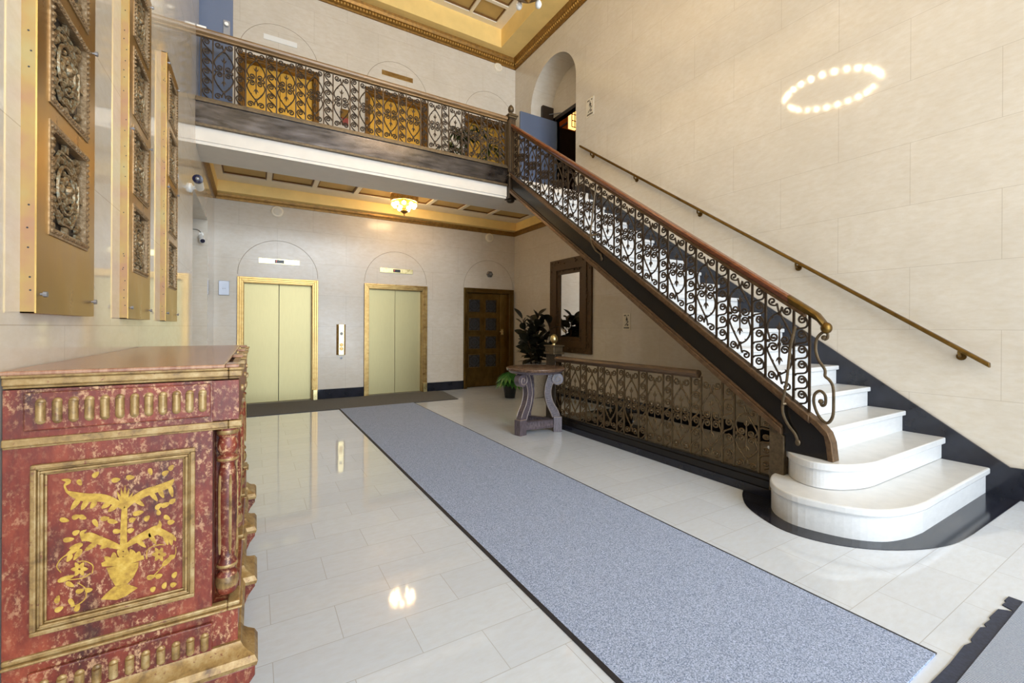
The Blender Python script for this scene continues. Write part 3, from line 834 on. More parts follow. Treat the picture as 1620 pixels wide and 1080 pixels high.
# newel at the head of the stair
nw = thing('newel_post', (XS - 0.005, YBAL - 0.02, 3.5), 'tall bronze newel post with acorn finial where stair meets balcony', 'newel post')
q = MB(); q.box(-0.062, 0.062, -0.062, 0.062, 0.08, 1.42); q.build('post', 'iron', nw, bevel=0.006)
q = MB()
for s_ in (-0.04, 0, 0.04):
    q.box(s_ - 0.007, s_ + 0.007, -0.069, 0.069, 0.5, 1.36); q.box(-0.069, 0.069, s_ - 0.007, s_ + 0.007, 0.5, 1.36)
q.build('reeding', 'iron2', nw)
q = MB(); q.box(-0.08, 0.08, -0.08, 0.08, 1.40, 1.43); q.box(-0.092, 0.092, -0.092, 0.092, 1.43, 1.455); q.box(-0.07, 0.07, -0.07, 0.07, 1.455, 1.48)
q.build('cap', 'iron2', nw, bevel=0.006)
q = MB(); q.lathe([(0.025, 1.48), (0.03, 1.50), (0.02, 1.515), (0.045, 1.535), (0.052, 1.565), (0.045, 1.60), (0.028, 1.628), (0.008, 1.645)], n=16); q.build('acorn_finial', 'iron2', nw, smooth=True, angle=60)
q = MB(); q.box(-0.075, 0.075, -0.075, 0.075, 0.05, 0.09); q.lathe([(0.01, -0.005), (0.05, 0.005), (0.07, 0.03), (0.06, 0.05)], n=16)
q.build('drop', 'iron', nw, bevel=0.004)
q = MB(); q.tube([(0, -0.085, 0.42), (-0.08, -0.075, 0.43), (-0.085, 0, 0.43)], 0.012, 8); q.box(-0.075, 0.075, -0.075, 0.075, 0.40, 0.44); q.build('collar', 'iron2', nw)

# stair railing
sr = thing('stair_railing', (XS, 1.6, Z1 + RISE), 'sloping wrought iron stair railing with red brown handrail and brass end', 'railing')
Ls = lambda y, z, x=XS: Vector((x, y, z)) - Vector(sr.location)
spS = scroll_panel(slope).build('scroll_panel', 'iron', sr, smooth=True)
hpS = heart_panel(slope).build('heart_panel', 'iron', sr, smooth=True)
baS = bar_mb(-0.03, HI + 0.03).build('baluster', 'iron', sr)
y = 1.72; fs = fh = fb = True
while y < 6.2:
    o = spS if fs else copy_part(spS, sr, (0, 0, 0)); fs = False
    o.location = Ls(y + SW / 2, ztop(y + SW / 2) + 0.005); o.rotation_euler = (0, 0, PI / 2)
    for yy in (y, y + SW):
        o = baS if fb else copy_part(baS, sr, (0, 0, 0)); fb = False
        o.location = Ls(yy, ztop(yy) + 0.005)
    if y + PITCH < 6.25:
        o = hpS if fh else copy_part(hpS, sr, (0, 0, 0)); fh = False
        yc = y + SW + (PITCH - SW) / 2
        o.location = Ls(yc, ztop(yc) + 0.005); o.rotation_euler = (0, 0, PI / 2)
    y += PITCH
zrl = lambda y: 1.532 + 0.7135 * (y - 1.668)      # top of the handrail
rp = [(-0.03, -0.062), (0.03, -0.062), (0.042, -0.04), (0.046, -0.02), (0.034, -0.004), (0, 0.0), (-0.034, -0.004), (-0.046, -0.02), (-0.042, -0.04)]
h = MB(); h.sweep(rp, [Ls(6.28, zrl(6.28)), Ls(1.86, zrl(1.86))]); h.build('handrail', 'rail_wood', sr, smooth=True, angle=30)
h = MB(); h.prism([(1.75 - 1.6, zrl(1.75) - 0.10 - sr.location.z), (6.28 - 1.6, zrl(6.28) - 0.10 - sr.location.z), (6.28 - 1.6, zrl(6.28) - 0.066 - sr.location.z), (1.75 - 1.6, zrl(1.75) - 0.066 - sr.location.z)], 'x', -0.022, 0.022)
h.build('rail_bar', 'molding', sr, bevel=0.004)
h = MB(); pth = [Ls(1.865, zrl(1.865)), Ls(1.74, zrl(1.74)), Ls(1.66, zrl(1.66) - 0.003), Ls(1.612, zrl(1.61) - 0.035)]
h.sweep(rp, pth); h.ball(Ls(1.606, zrl(1.6) - 0.075), 0.042, 12, 8, (1.05, 0.9, 1.05))
h.build('brass_end', 'brass_rail', sr, smooth=True, angle=50)
# volute that ends the railing at the foot
vo = MB()
vp = [(y_, z_, 0) for y_, z_ in ((1.632, 1.30), (1.648, 1.345), (1.63, 1.375), (1.60, 1.37), (1.598, 1.335), (1.62, 1.32))][::-1]
body = [(1.668, 1.33, 0), (1.678, 1.25, 0), (1.66, 1.17, 0), (1.615, 1.095, 0), (1.612, 1.045, 0), (1.585, 1.02, 0), (1.56, 0.97, 0), (1.556, 0.86, 0), (1.562, 0.75, 0), (1.60, 0.695, 0), (1.655, 0.74, 0), (1.688, 0.83, 0), (1.682, 0.90, 0), (1.645, 0.93, 0), (1.612, 0.90, 0), (1.61, 0.84, 0), (1.632, 0.82, 0), (1.642, 0.845, 0)]
vo.tube([Ls(p[0], p[1]) for p in crom(vp[:4] + body, 5)], 0.011, 8)
vo.ball(Ls(1.622, 1.335), 0.02, 8, 6); vo.ball(Ls(1.64, 0.85), 0.02, 8, 6)
vo.build('end_volute', 'iron2', sr, smooth=True)
for pts in ([(1.80, 1.42), (1.835, 1.25), (1.86, 1.0), (1.885, 0.82), (1.882, 0.72), (1.85, 0.64), (1.80, 0.57), (1.785, 0.51)],
            [(4.14, 3.12), (4.17, 2.95), (4.20, 2.75), (4.215, 2.58), (4.20, 2.48), (4.13, 2.37), (4.05, 2.31), (4.035, 2.25)]):
    b = MB(); n_ = len(pts)
    off = [0.05, 0.05, 0.05, 0.06, 0.06, 0.05, 0.04, 0.035]
    b.tube([Ls(p[0], p[1], XS - 0.0 - o_) for p, o_ in [((q_[0], q_[1]), q_[2]) for q_ in crom([(p[0], p[1], o_) for p, o_ in zip(pts, off)], 5)]], 0.011, 8)
    b.ball(Ls(pts[-1][0], pts[-1][1], XS - 0.035), 0.02, 8, 6, (0.6, 1, 1.4))
    b.tube([Ls(pts[3][0] + 0.0, pts[3][1] - 0.02, XS - 0.065), Ls(pts[3][0] - 0.06, pts[3][1] + 0.0, XS + 0.01)], 0.014, 8)
    b.build('stay_rod', 'iron2', sr, smooth=True)

# floor balustrade round the basement stair
fbz = thing('floor_balustrade', (XS, 3.5, 0), 'low wrought iron balustrade on black plinth under the stair', 'railing')
Lf = lambda y, z, x=XS: Vector((x, y, z)) - Vector(fbz.location)
HF = 0.745; zf0 = 0.175
def clip_map(yc):
    def f(y, z, a):
        top = min(HF, zb(yc + a) - 0.03 - zf0)
        return (y, 0.0, z / HI * top)
    return f
norm = lambda y, z, a: (y, 0.0, z / HI * HF)
spF = scroll_panel(norm).build('scroll_panel', 'iron3', fbz, smooth=True)
hpF = heart_panel(norm).build('heart_panel', 'iron3', fbz, smooth=True)
y = 2.33 - PITCH; fs = fh = True; yend = 4.98
while y < yend:
    yc = y + SW / 2
    if y < 2.6:
        o = scroll_panel(clip_map(yc), 5 if y > 2.2 else 4).build('scroll_panel', 'iron3', fbz, smooth=True)
    else:
        o = spF if fs else copy_part(spF, fbz, (0, 0, 0)); fs = False
    o.location = Lf(yc, zf0); o.rotation_euler = (0, 0, PI / 2)
    for yy in (y, y + SW):
        if yy < 2.02 or yy > yend: continue
        top = min(HF + 0.02, zb(yy) - 0.02 - zf0)
        b = bar_mb(-0.01, top).build('baluster', 'iron3', fbz); b.location = Lf(yy, zf0)
    yc = y + SW + (PITCH - SW) / 2
    if yc + 0.1 < yend + 0.05:
        if y < 2.6: o = heart_panel(clip_map(yc)).build('heart_panel', 'iron3', fbz, smooth=True)
        else:
            o = hpF if fh else copy_part(hpF, fbz, (0, 0, 0)); fh = False
        o.location = Lf(yc, zf0); o.rotation_euler = (0, 0, PI / 2)
    y += PITCH
ft = MB(); ft.prism([(-0.02, 0.92), (0.02, 0.92), (0.045, 0.945), (0.05, 0.965), (0.035, 0.99), (0, 1.0), (-0.035, 0.99), (-0.05, 0.965), (-0.045, 0.945)], 'y', 2.70 - 3.5, 4.98 - 3.5)
ft.build('handrail', 'rail_dark', fbz, smooth=True, angle=30)
ft = MB(); ft.box(-0.028, 0.028, 1.98 - 3.5, 4.98 - 3.5, 0.14, 0.175); ft.box(-0.04, 0.035, 1.98 - 3.5, 4.98 - 3.5, 0.075, 0.14); ft.build('bottom_rail', 'stringer', fbz, bevel=0.005)
ft = MB(); ft.box(-0.055, 0.05, 1.95 - 3.5, 5.24 - 3.5, 0.0, 0.075); ft.build('plinth', 'black', fbz, bevel=0.004)
ft = MB(); ft.prism([(1.885 - 3.5, 0.06), (2.0 - 3.5, 0.06), (2.0 - 3.5, zb(2.0) - 0.005), (1.885 - 3.5, zb(1.885) - 0.005)], 'x', -0.045, 0.04)
ft.build('end_post', 'iron2', fbz, bevel=0.005)
ne = thing('newel_post', (XS + 0.035, 5.11, 0), 'short square newel with pale acorn finial behind the round table', 'newel post')
q = MB(); q.box(-0.06, 0.06, -0.11, 0.11, 0.075, 1.02); q.build('post', 'iron', ne, bevel=0.006)
q = MB(); q.box(-0.095, 0.095, -0.125, 0.125, 1.02, 1.05); q.box(-0.08, 0.08, -0.105, 0.105, 1.05, 1.13); q.box(-0.095, 0.095, -0.125, 0.125, 1.13, 1.15); q.build('cap', 'iron2', ne, bevel=0.005)
q = MB(); q.lathe([(0.03, 1.15), (0.02, 1.17), (0.03, 1.185), (0.05, 1.205), (0.058, 1.235), (0.05, 1.27), (0.03, 1.295), (0.008, 1.308)], n=16); q.build('acorn_finial', 'brass_bright', ne, smooth=True, angle=60)

# handrail on the right wall
wh = thing('wall_handrail', (XR, 1.1, 1.1), 'straight worn brass handrail fixed to right wall above the steps', 'handrail')
pa, pb = Vector((XR - 0.075, 6.51, 4.885)), Vector((XR - 0.075, 1.10, 1.10))
q = MB(); q.sweep([(-0.024, -0.02), (0.024, -0.02), (0.028, 0.0), (0.024, 0.02), (-0.024, 0.02), (-0.028, 0)], [pa - Vector(wh.location), pb - Vector(wh.location)])
q.build('rail', 'brass_rail', wh, bevel=0.004)
for t_ in (0.055, 0.255, 0.475, 0.715, 0.965):
    p = pa.lerp(pb, t_) - Vector(wh.location)
    q = MB(); q.tube([p + Vector((0, 0, -0.02)), p + Vector((0.005, 0, -0.055)), p + Vector((0.035, 0, -0.07)), p + Vector((0.075, 0, -0.07))], 0.011, 8)
    q.lathe([(0.034, 0.062), (0.034, 0.075)], (p.x, p.y, p.z - 0.07), 16, 'x'); q.build('bracket', 'bronze', wh, smooth=True)

# ------------------------------------------------------------------ carpets
rc = thing('carpet_runner', (1.886, 4.23, 0), 'long blue grey flecked carpet runner with dark edges down the hall', 'carpet')
q = MB(); q.box(-0.635, 0.635, -3.555, 3.585, 0, 0.010); q.build('pile', 'runner', rc)
q = MB()
for sx in (-1, 1): q.prism([(sx * 0.635, 0), (sx * 0.655, 0), (sx * 0.655, 0.006), (sx * 0.635, 0.011)], 'y', -3.555, 3.585)
q.build('edging', 'rubber', rc)
cc = thing('carpet_mat', (1.4, 8.43, 0), 'grey carpet strip lying across in front of the lifts', 'carpet')
q = MB(); q.prism([(-1.98, -0.605), (2.02, -0.605), (2.14, 0.5), (2.0, 0.60), (-1.98, 0.60)], 'z', 0, 0.009); q.build('pile', 'cross', cc)
q = MB(); q.box(-1.98, 2.02, -0.615, -0.605, 0, 0.008); q.build('edging', 'rubber', cc)
em = thing('entrance_mat', (2.5, -0.4, 0), 'ribbed blue grey entrance mat with torn rubber edge at lower right', 'mat')
q = MB(); q.box(-0.95, 0.885, -1.0, 0.975, 0, 0.011); q.build('pile', 'mat', em)
fr_ = []; r_ = random.Random(4); xx = 0.905
edge = [(0.905, 0.975), (0.905, 1.028)]
for dx, dy in ((-.07, 1.03), (-.075, 1.022), (-.13, 1.026), (-.15, 0.99), (-.165, 0.982), (-.175, 1.0), (-.20, 1.026), (-.33, 1.03), (-.34, 1.022), (-.42, 1.028), (-.44, 1.015), (-.47, 1.03), (-.62, 1.028), (-.64, 1.018), (-.70, 1.03), (-.9, 1.026), (-1.1, 1.03), (-1.4, 1.025), (-1.855, 1.03)):
    edge.append((0.905 + dx, dy))
edge.append((-0.95, 0.975))
q = MB(); q.prism(edge, 'z', 0, 0.006); q.box(0.885, 0.905, -1.0, 0.975, 0, 0.007); q.build('rubber_edge', 'frayed', em)

# ------------------------------------------------------------------ brass panels on the left wall
pq = plaque('panel', 'relief', 5)
PW = 0.555; zb0, zt0 = 1.437, 3.457
kk = 0
labels = ['brass wall panel with relief plaques nearest the camera, above the red cabinet', 'brass wall panel with relief plaques in the middle of the row of three', 'brass wall panel with relief plaques nearest the balcony, last of three']
for i, (yw, yp) in enumerate(((1.896, 1.889), (3.010, 3.014), (4.136, 4.141))):
    o = thing('brass_panel', (XL, yp + PW / 2, zb0), labels[i], 'wall panel', 'brass panels on the left wall')
    H_ = zt0 - zb0; D_ = 0.035
    q = MB(); hw = 0.375 / 2 - 0.006; hz = [(0.445 + 0.43 * j - hw, 0.445 + 0.43 * j + hw) for j in range(4)]
    wall_cells(q, 'x', D_ - 0.004, D_, [-PW / 2, -0.005 - hw, -0.005 + hw, PW / 2], [0, H_] + [z for p in hz for z in p], [(-0.005 - hw, -0.005 + hw, a, b) for a, b in hz])
    q.build('front_sheet', 'brass_panel', o)
    q = MB(); q.box(0, D_ - 0.004, -PW / 2, -PW / 2 + 0.004, 0, H_); q.box(0, D_ - 0.004, PW / 2 - 0.004, PW / 2, 0, H_); q.box(0, D_ - 0.004, -PW / 2, PW / 2, H_ - 0.004, H_); q.box(0, D_ - 0.004, -PW / 2, PW / 2, 0, 0.004)
    q.build('side_return', 'brass_side', o)
    q = MB(); rr = random.Random(i)
    for z in [0.07, 0.11, 0.20, 0.26, 0.33, 0.75, 0.80, 0.86, 1.05, 1.2, 1.31, 1.36, 1.42, 1.8] + [rr.uniform(0.1, 1.9) for _ in range(10 * i)]:
        xh = rr.uniform(0.012, 0.024); q.tube([(xh, -PW / 2 - 0.0008, z), (xh, -PW / 2 + 0.001, z)], 0.0028, 6)
    q.build('screw_holes', 'blackp', o)
    for j in range(4):
        put_plaque(pq, o, (D_ - 0.002, 0.0 - 0.005, 0.445 + 0.43 * j), (0.375, 0.375, 0.375), PI / 2, kk == 0); kk += 1
    for (y, z) in ((-PW / 2 + 0.03, 0.06), (PW / 2 - 0.03, 0.06), (-PW / 2 + 0.03, H_ - 0.06), (PW / 2 - 0.03, H_ - 0.04), (-PW / 2 + 0.03, 1.02), (PW / 2 - 0.03, 1.08)):
        q = MB(); q.lathe([(0.004, D_ - 0.001), (0.004, D_ + 0.006), (0.009, D_ + 0.007), (0.009, D_ + 0.016)], (0, y, z), 8, 'x'); q.build('bolt', 'steel', o)

# ------------------------------------------------------------------ painted cabinet in the left foreground
K = 0.838; CY0, CY1 = 1.76, 3.50
cx = lambda x: x * K
cz = lambda z: 1.4 - (1.4 - z) * K
cb = thing('painted_cabinet', (-0.36, (CY0 + CY1) / 2, 0), 'long antique red and gilt sideboard with painted vase of branches on its end', 'cabinet')
XB, XE, XF, XM = -0.603, cx(-0.143), -0.118, -0.046
colY = [CY0 + 0.04 + 0.5533 * k for k in range(4)]
q = MB(); q.box(XB, XE, CY0, CY1, 0.24, cz(1.182)); q.box(XE, XF, CY0 + 0.075, CY1 - 0.02, cz(0.263), cz(1.019))
q.box(XE, XM, CY0 + 0.0004, CY1, cz(1.02), cz(1.181)); q.box(XE, XM, CY0 + 0.0004, CY1, cz(0.094), cz(0.262))
P(q, 'carcass', 'red_paint', cb, bevel=0.003)
q = MB(); q.box(XB - 0.002, -0.085, CY0 - 0.02, CY1, cz(1.232), cz(1.2465))
for y in colY: q.box(-0.085, -0.045, y - 0.055, y + 0.055, cz(1.232), cz(1.2465))
P(q, 'top', 'cab_top', cb, bevel=0.004)
def end_mould(zs, mat, name):
    """mouldings that run along the end and along the front with a break at every column; zs = (z0, z1, projection)"""
    q = MB()
    for z0_, z1_, p in zs:
        q.box(XB, XM - 0.03, CY0 - p, CY0 + 0.02, z0_, z1_)
        ys_ = [CY0 - p] + [v for y in colY for v in (max(CY0 - p, y - 0.05 - p), y + 0.05 + p)][1:] + [CY1]
        for k in range(len(ys_) - 1): q.box(XM - 0.03, (XM + p) if k % 2 == 0 else (XM - 0.022 + p), ys_[k], ys_[k + 1], z0_, z1_)
    return P(q, name, mat, cb, bevel=0.005)
end_mould([(cz(1.222), cz(1.2335), 0.016), (cz(1.196), cz(1.222), 0.010), (cz(1.186), cz(1.196), 0.004)], 'gilt', 'cornice_moulding')
end_mould([(cz(0.992), cz(1.018), 0.010), (cz(0.984), cz(0.992), 0.004)], 'gilt', 'frieze_moulding')
end_mould([(cz(0.252), cz(0.263), 0.014), (cz(0.263), cz(0.282), 0.006)], 'gilt', 'lower_moulding')
q = MB()
base = [(0, cz(0.118)), (0.008, cz(0.115)), (0.016, cz(0.098)), (0.03, cz(0.085)), (0.05, cz(0.072)), (0.06, cz(0.05)), (0.056, cz(0.032)), (0, cz(0.032))]
pth = [(XB, CY0, 0), (XM, CY0, 0), (XM, CY0 + 0.10, 0), (XM - 0.045, CY0 + 0.10, 0), (XM - 0.045, CY1, 0)]
q.sweep([(-a, b) for a, b in base], pth[:3])
q.sweep([(-a, b) for a, b in base], [(XM - 0.045, CY0 + 0.08, 0), (XM - 0.045, CY1, 0)])
for y in colY[1:]:
    q.sweep([(-a, b) for a, b in base], [(XM - 0.06, y - 0.05, 0), (XM, y - 0.05, 0), (XM, y + 0.05, 0), (XM - 0.06, y + 0.05, 0)])
P(q, 'base_moulding', 'gilt', cb, smooth=True, angle=25)
for i, y in enumerate(colY):
    ya = y - 0.05 if i else CY0 - 0.045
    q = MB()
    pr_ = [(-0.20, 0.06), (-0.12, 0.04), (-0.05, 0.10), (-0.02, 0.175), (0.006, 0.21), (0.006, cz(0.03)), (-0.20, cz(0.03))]
    q.prism(pr_, 'y', ya, y + 0.05); q.box(-0.20, -0.125, ya + 0.01, y + 0.04, 0.0, 0.06)
    P(q, 'foot', 'red_paint', cb, bevel=0.008)
for y in (CY0 + 0.02, CY1 - 0.1):
    q = MB(); q.box(XB + 0.01, XB + 0.1, y, y + 0.08, 0, 0.25); P(q, 'foot', 'red_paint', cb, bevel=0.008)
q = MB(); q.box(XB + 0.02, -0.16, CY0 + 0.03, CY1 - 0.03, 0.14, 0.25); P(q, 'base_board', 'red_paint', cb)
# fluted frieze strips on the end
for nm, x0, x1, z0_, z1_, fx0, fx1, fz0, fz1, n_ in (('frieze_panel', -0.668, -0.150, 1.042, 1.172, -0.625, -0.175, 1.062, 1.152, 12), ('plinth_panel', -0.655, -0.140, 0.112, 0.222, -0.615, -0.165, 0.118, 0.192, 11)):
    q = MB(); q.box(cx(x0), cx(x1), CY0 - 0.012, CY0, cz(z0_), cz(z1_)); a = P(q, nm, 'red_paint', cb, bevel=0.004)
    q = MB()
    for k in range(n_):
        x = cx(fx0 + (fx1 - fx0) * k / (n_ - 1)); w = 0.0112
        zc0, zc1 = cz(fz0) + w, cz(fz1) - w
        q.ball((x, CY0 - 0.012, zc1), w, 8, 6, (1, 0.55, 1)); q.ball((x, CY0 - 0.012, zc0), w, 8, 6, (1, 0.55, 1))
        q.lathe([(w, zc0), (w, zc1)], (x, CY0 - 0.0145, 0), 10)
    q.build('flutes', 'gilt', a, smooth=True)
# framed end panel with the painted tree
q = MB()
X0, X1, Z0, Z1_ = cx(-0.650), cx(-0.198), cz(0.346), cz(0.926)
for o_, w_, d_ in ((0.0, 0.013, 0.016), (0.013, 0.006, 0.010), (0.019, 0.008, 0.014), (0.027, 0.006, 0.007)):
    a, b, c, e = X0 + o_, X1 - o_, Z0 + o_, Z1_ - o_
    q.box(a, b, CY0 - d_, CY0, e - w_, e); q.box(a, b, CY0 - d_, CY0, c, c + w_); q.box(a, a + w_, CY0 - d_, CY0, c + w_, e - w_); q.box(b - w_, b, CY0 - d_, CY0, c + w_, e - w_)
P(q, 'end_panel_frame', 'gilt', cb, bevel=0.003)
PX0, PX1, PZ0, PZ1 = X0 + 0.033, X1 - 0.033, Z0 + 0.033, Z1_ - 0.033
def PP(x, y):
    """design grid of the painted panel -> point on the cabinet end"""
    s = (x - 70) / 885; t0, t1 = 115 - 105 * s, 1070 - 200 * s
    t_ = (y - t0) / (t1 - t0)
    return Vector((PX0 + s * (PX1 - PX0), CY0 - 0.0012, PZ1 - t_ * (PZ1 - PZ0)))
tr = MB(); _ly = [0]
def poly(pts):
    _ly[0] += 1; dy = Vector((0, -0.00003 * (_ly[0] % 40), 0))
    P_ = [PP(*p) + dy for p in pts]; n_ = len(P_)
    tr.add(P_, [tuple(range(n_))])
def stroke(pts, ws, k=5):
    pp = crom([(p[0], p[1], w) for p, w in zip(pts, ws)], k)
    L, R = [], []
    for i, p in enumerate(pp):
        a, b = pp[max(0, i - 1)], pp[min(len(pp) - 1, i + 1)]
        dx, dy = b[0] - a[0], b[1] - a[1]; l = math.hypot(dx, dy) or 1
        L.append((p[0] - dy / l * p[2] / 2, p[1] + dx / l * p[2] / 2)); R.append((p[0] + dy / l * p[2] / 2, p[1] - dx / l * p[2] / 2))
    for i in range(len(pp) - 1): poly([L[i], L[i + 1], R[i + 1], R[i]])
def leaf(x, y, a, l=60, w=30):
    a = math.radians(a); c, s_ = math.cos(a), -math.sin(a); pts = []
    for k in range(12):
        t_ = 2 * PI * k / 12; u, v = l / 2 * math.cos(t_), w / 2 * math.sin(t_) * (1 - 0.35 * math.cos(t_))
        pts.append((x + u * c - v * s_, y + u * s_ + v * c))
    poly(pts)
stroke([(543, 625), (542, 520), (545, 400), (548, 320)], [52, 44, 42, 34])
for dx, dy in ((-75, -60), (-48, -100), (-22, -125), (5, -140), (32, -118), (58, -90), (80, -52)): stroke([(545, 330), (545 + dx * 0.6, 330 + dy * 0.55), (545 + dx, 330 + dy)], [16, 20, 3], 4)
stroke([(545, 345), (500, 310), (410, 275), (300, 270), (225, 250), (175, 225)], [26, 44, 52, 56, 40, 8])
stroke([(185, 230), (170, 190), (195, 160), (150, 150)], [16, 14, 30, 6])
stroke([(548, 345), (600, 290), (690, 240), (780, 210), (850, 185), (890, 150)], [24, 42, 50, 46, 44, 12])
for x, y, a, l in ((235, 310, 235, 100), (290, 318, 240, 80), (345, 318, 235, 62), (425, 322, 215, 70), (640, 300, 325, 100), (745, 262, 310, 90), (800, 245, 300, 70), (870, 230, 285, 80), (470, 340, 220, 80)): leaf(x, y, a, l, 34)
stroke([(540, 610), (470, 585), (390, 555), (320, 530), (270, 545)], [20, 46, 56, 60, 30])
stroke([(300, 540), (275, 505), (305, 482)], [40, 28, 5])
stroke([(545, 605), (610, 560), (690, 520), (760, 490), (800, 475)], [20, 40, 50, 62, 40])
stroke([(770, 500), (790, 450), (785, 425)], [46, 26, 6]); stroke([(780, 495), (840, 520), (890, 540), (905, 560)], [50, 46, 30, 6])
for x, y, a, l in ((240, 590, 200, 90), (220, 620, 215, 110), (250, 645, 235, 90), (330, 595, 215, 90), (420, 590, 210, 70), (660, 575, 320, 90), (740, 545, 305, 90), (835, 550, 290, 80), (870, 560, 280, 60), (200, 665, 240, 60)): leaf(x, y, a, l, 32)
for x, y, a, l in ((260, 170, 300, 45), (360, 118, 40, 55), (490, 155, 10, 60), (585, 138, 5, 60), (722, 100, 290, 50), (828, 108, 30, 55), (870, 72, 45, 50), (170, 415, 350, 60), (240, 395, 20, 55), (280, 400, 340, 50), (360, 440, 300, 60), (420, 410, 10, 60), (470, 430, 350, 70), (240, 500, 30, 50), (195, 545, 10, 70), (640, 375, 15, 80), (700, 410, 45, 50), (600, 420, 20, 50), (780, 330, 40, 60), (830, 320, 20, 70), (880, 295, 30, 55), (780, 370, 100, 40), (840, 405, 340, 50), (870, 435, 10, 55), (500, 495, 0, 60), (590, 490, 20, 50),
                   (265, 885, 20, 55), (320, 880, 10, 50), (215, 960, 300, 60), (250, 995, 60, 55), (140, 1000, 30, 60), (130, 935, 70, 55), (180, 800, 20, 110), (205, 840, 330, 60), (730, 800, 15, 65), (785, 793, 20, 55), (897, 785, 50, 50), (745, 880, 40, 45), (825, 855, 60, 50), (890, 850, 20, 50), (850, 690, 40, 110), (880, 665, 20, 50)): leaf(x, y, a, l, 32)
for fx, fy in ((262, 740), (785, 650)):
    for k in range(6): leaf(fx + 30 * math.cos(k * PI / 3), fy + 28 * math.sin(k * PI / 3), -k * 60, 46, 28)
for pts in ([(150, 760), (125, 720), (150, 670), (190, 640)], [(340, 770), (345, 720), (300, 690), (250, 690)], [(700, 680), (705, 620), (760, 590), (820, 585)], [(905, 600), (905, 640), (890, 670)], [(250, 830), (300, 870), (300, 930), (260, 970), (210, 985)], [(330, 770), (280, 800), (200, 810)], [(830, 710), (780, 760), (740, 800)]): stroke(pts, [7] * len(pts), 5)
poly([(430, 735), (645, 700), (640, 740), (610, 800), (570, 842), (490, 858), (455, 800)])
stroke([(400, 715), (470, 700), (560, 690), (680, 668)], [24, 52, 52, 26])
for x, y in ((440, 680), (480, 660), (520, 640), (560, 640), (600, 640), (640, 655), (500, 690), (580, 670)): leaf(x, y, 60 + x % 90, 56, 40)
poly([(480, 862), (560, 845), (580, 850), (640, 872), (560, 925), (500, 950), (395, 945), (430, 905)])
P(tr, 'painted_tree', 'yellow', cb)
# turned columns at the breaks, doors and drawers between them
cprof = [(0.026, 0.482), (0.031, 0.492), (0.034, 0.52), (0.030, 0.548), (0.020, 0.560), (0.030, 0.570), (0.030, 0.585), (0.021, 0.600), (0.026, 0.640), (0.029, 0.75), (0.029, 0.84), (0.026, 0.90), (0.020, 0.93), (0.031, 0.936), (0.031, 0.950), (0.022, 0.958), (0.030, 0.975), (0.031, 0.995), (0.024, 1.018), (0.031, 1.024), (0.031, 1.05)]
for i, y in enumerate(colY):
    X_ = -0.079
    q = MB(); q.lathe(cprof, (X_, y, 0), 18); a = P(q, 'column', 'red_paint', cb, smooth=True, angle=50)
    q = MB()
    for z0_, z1_, r_ in ((0.492, 0.55, 0.035), (0.568, 0.588, 0.032), (0.934, 0.952, 0.033), (1.022, 1.05, 0.033)):
        q.lathe([(r_ * 0.8, z0_), (r_, z0_ + (z1_ - z0_) * 0.35), (r_, z0_ + (z1_ - z0_) * 0.65), (r_ * 0.8, z1_)], (X_, y, 0), 18)
    for ang in (-70, 0, 70, 140, 220):
        a_ = math.radians(ang); q.tube([(X_ + 0.0275 * math.cos(a_), y + 0.0275 * math.sin(a_), z) for z in (0.62, 0.66, 0.86, 0.89)], [0.003, 0.005, 0.005, 0.003], 6)
    q.build('gilt_rings', 'gilt', a, smooth=True, angle=50)
for i in range(3):
    ya, yb = colY[i] + 0.06, colY[i + 1] - 0.06
    q = MB(); q.box(XF, XF + 0.016, ya, yb, 0.49, 1.03); a = P(q, 'door', 'red_paint', cb, bevel=0.003)
    q = MB()
    for o_, d_ in ((0.04, 0.012), (0.06, 0.007)):
        q.box(XF + 0.016, XF + 0.016 + d_, ya + o_, yb - o_, 1.03 - o_ - 0.015, 1.03 - o_); q.box(XF + 0.016, XF + 0.016 + d_, ya + o_, yb - o_, 0.49 + o_, 0.505 + o_)
        q.box(XF + 0.016, XF + 0.016 + d_, ya + o_, ya + o_ + 0.015, 0.505 + o_, 1.015 - o_); q.box(XF + 0.016, XF + 0.016 + d_, yb - o_ - 0.015, yb - o_, 0.505 + o_, 1.015 - o_)
    q.build('door_frame', 'gilt', a)
    q = MB(); q.box(XM - 0.03, XM - 0.018, ya, yb, 1.10, 1.205); a = P(q, 'drawer', 'red_paint', cb, bevel=0.003)
    q = MB(); q.lathe([(0.006, XM - 0.018), (0.006, XM - 0.006), (0.014, XM - 0.002), (0.012, XM + 0.008)], (0, (ya + yb) / 2, 1.152), 12, 'x'); q.build('knob', 'gilt', a, smooth=True)

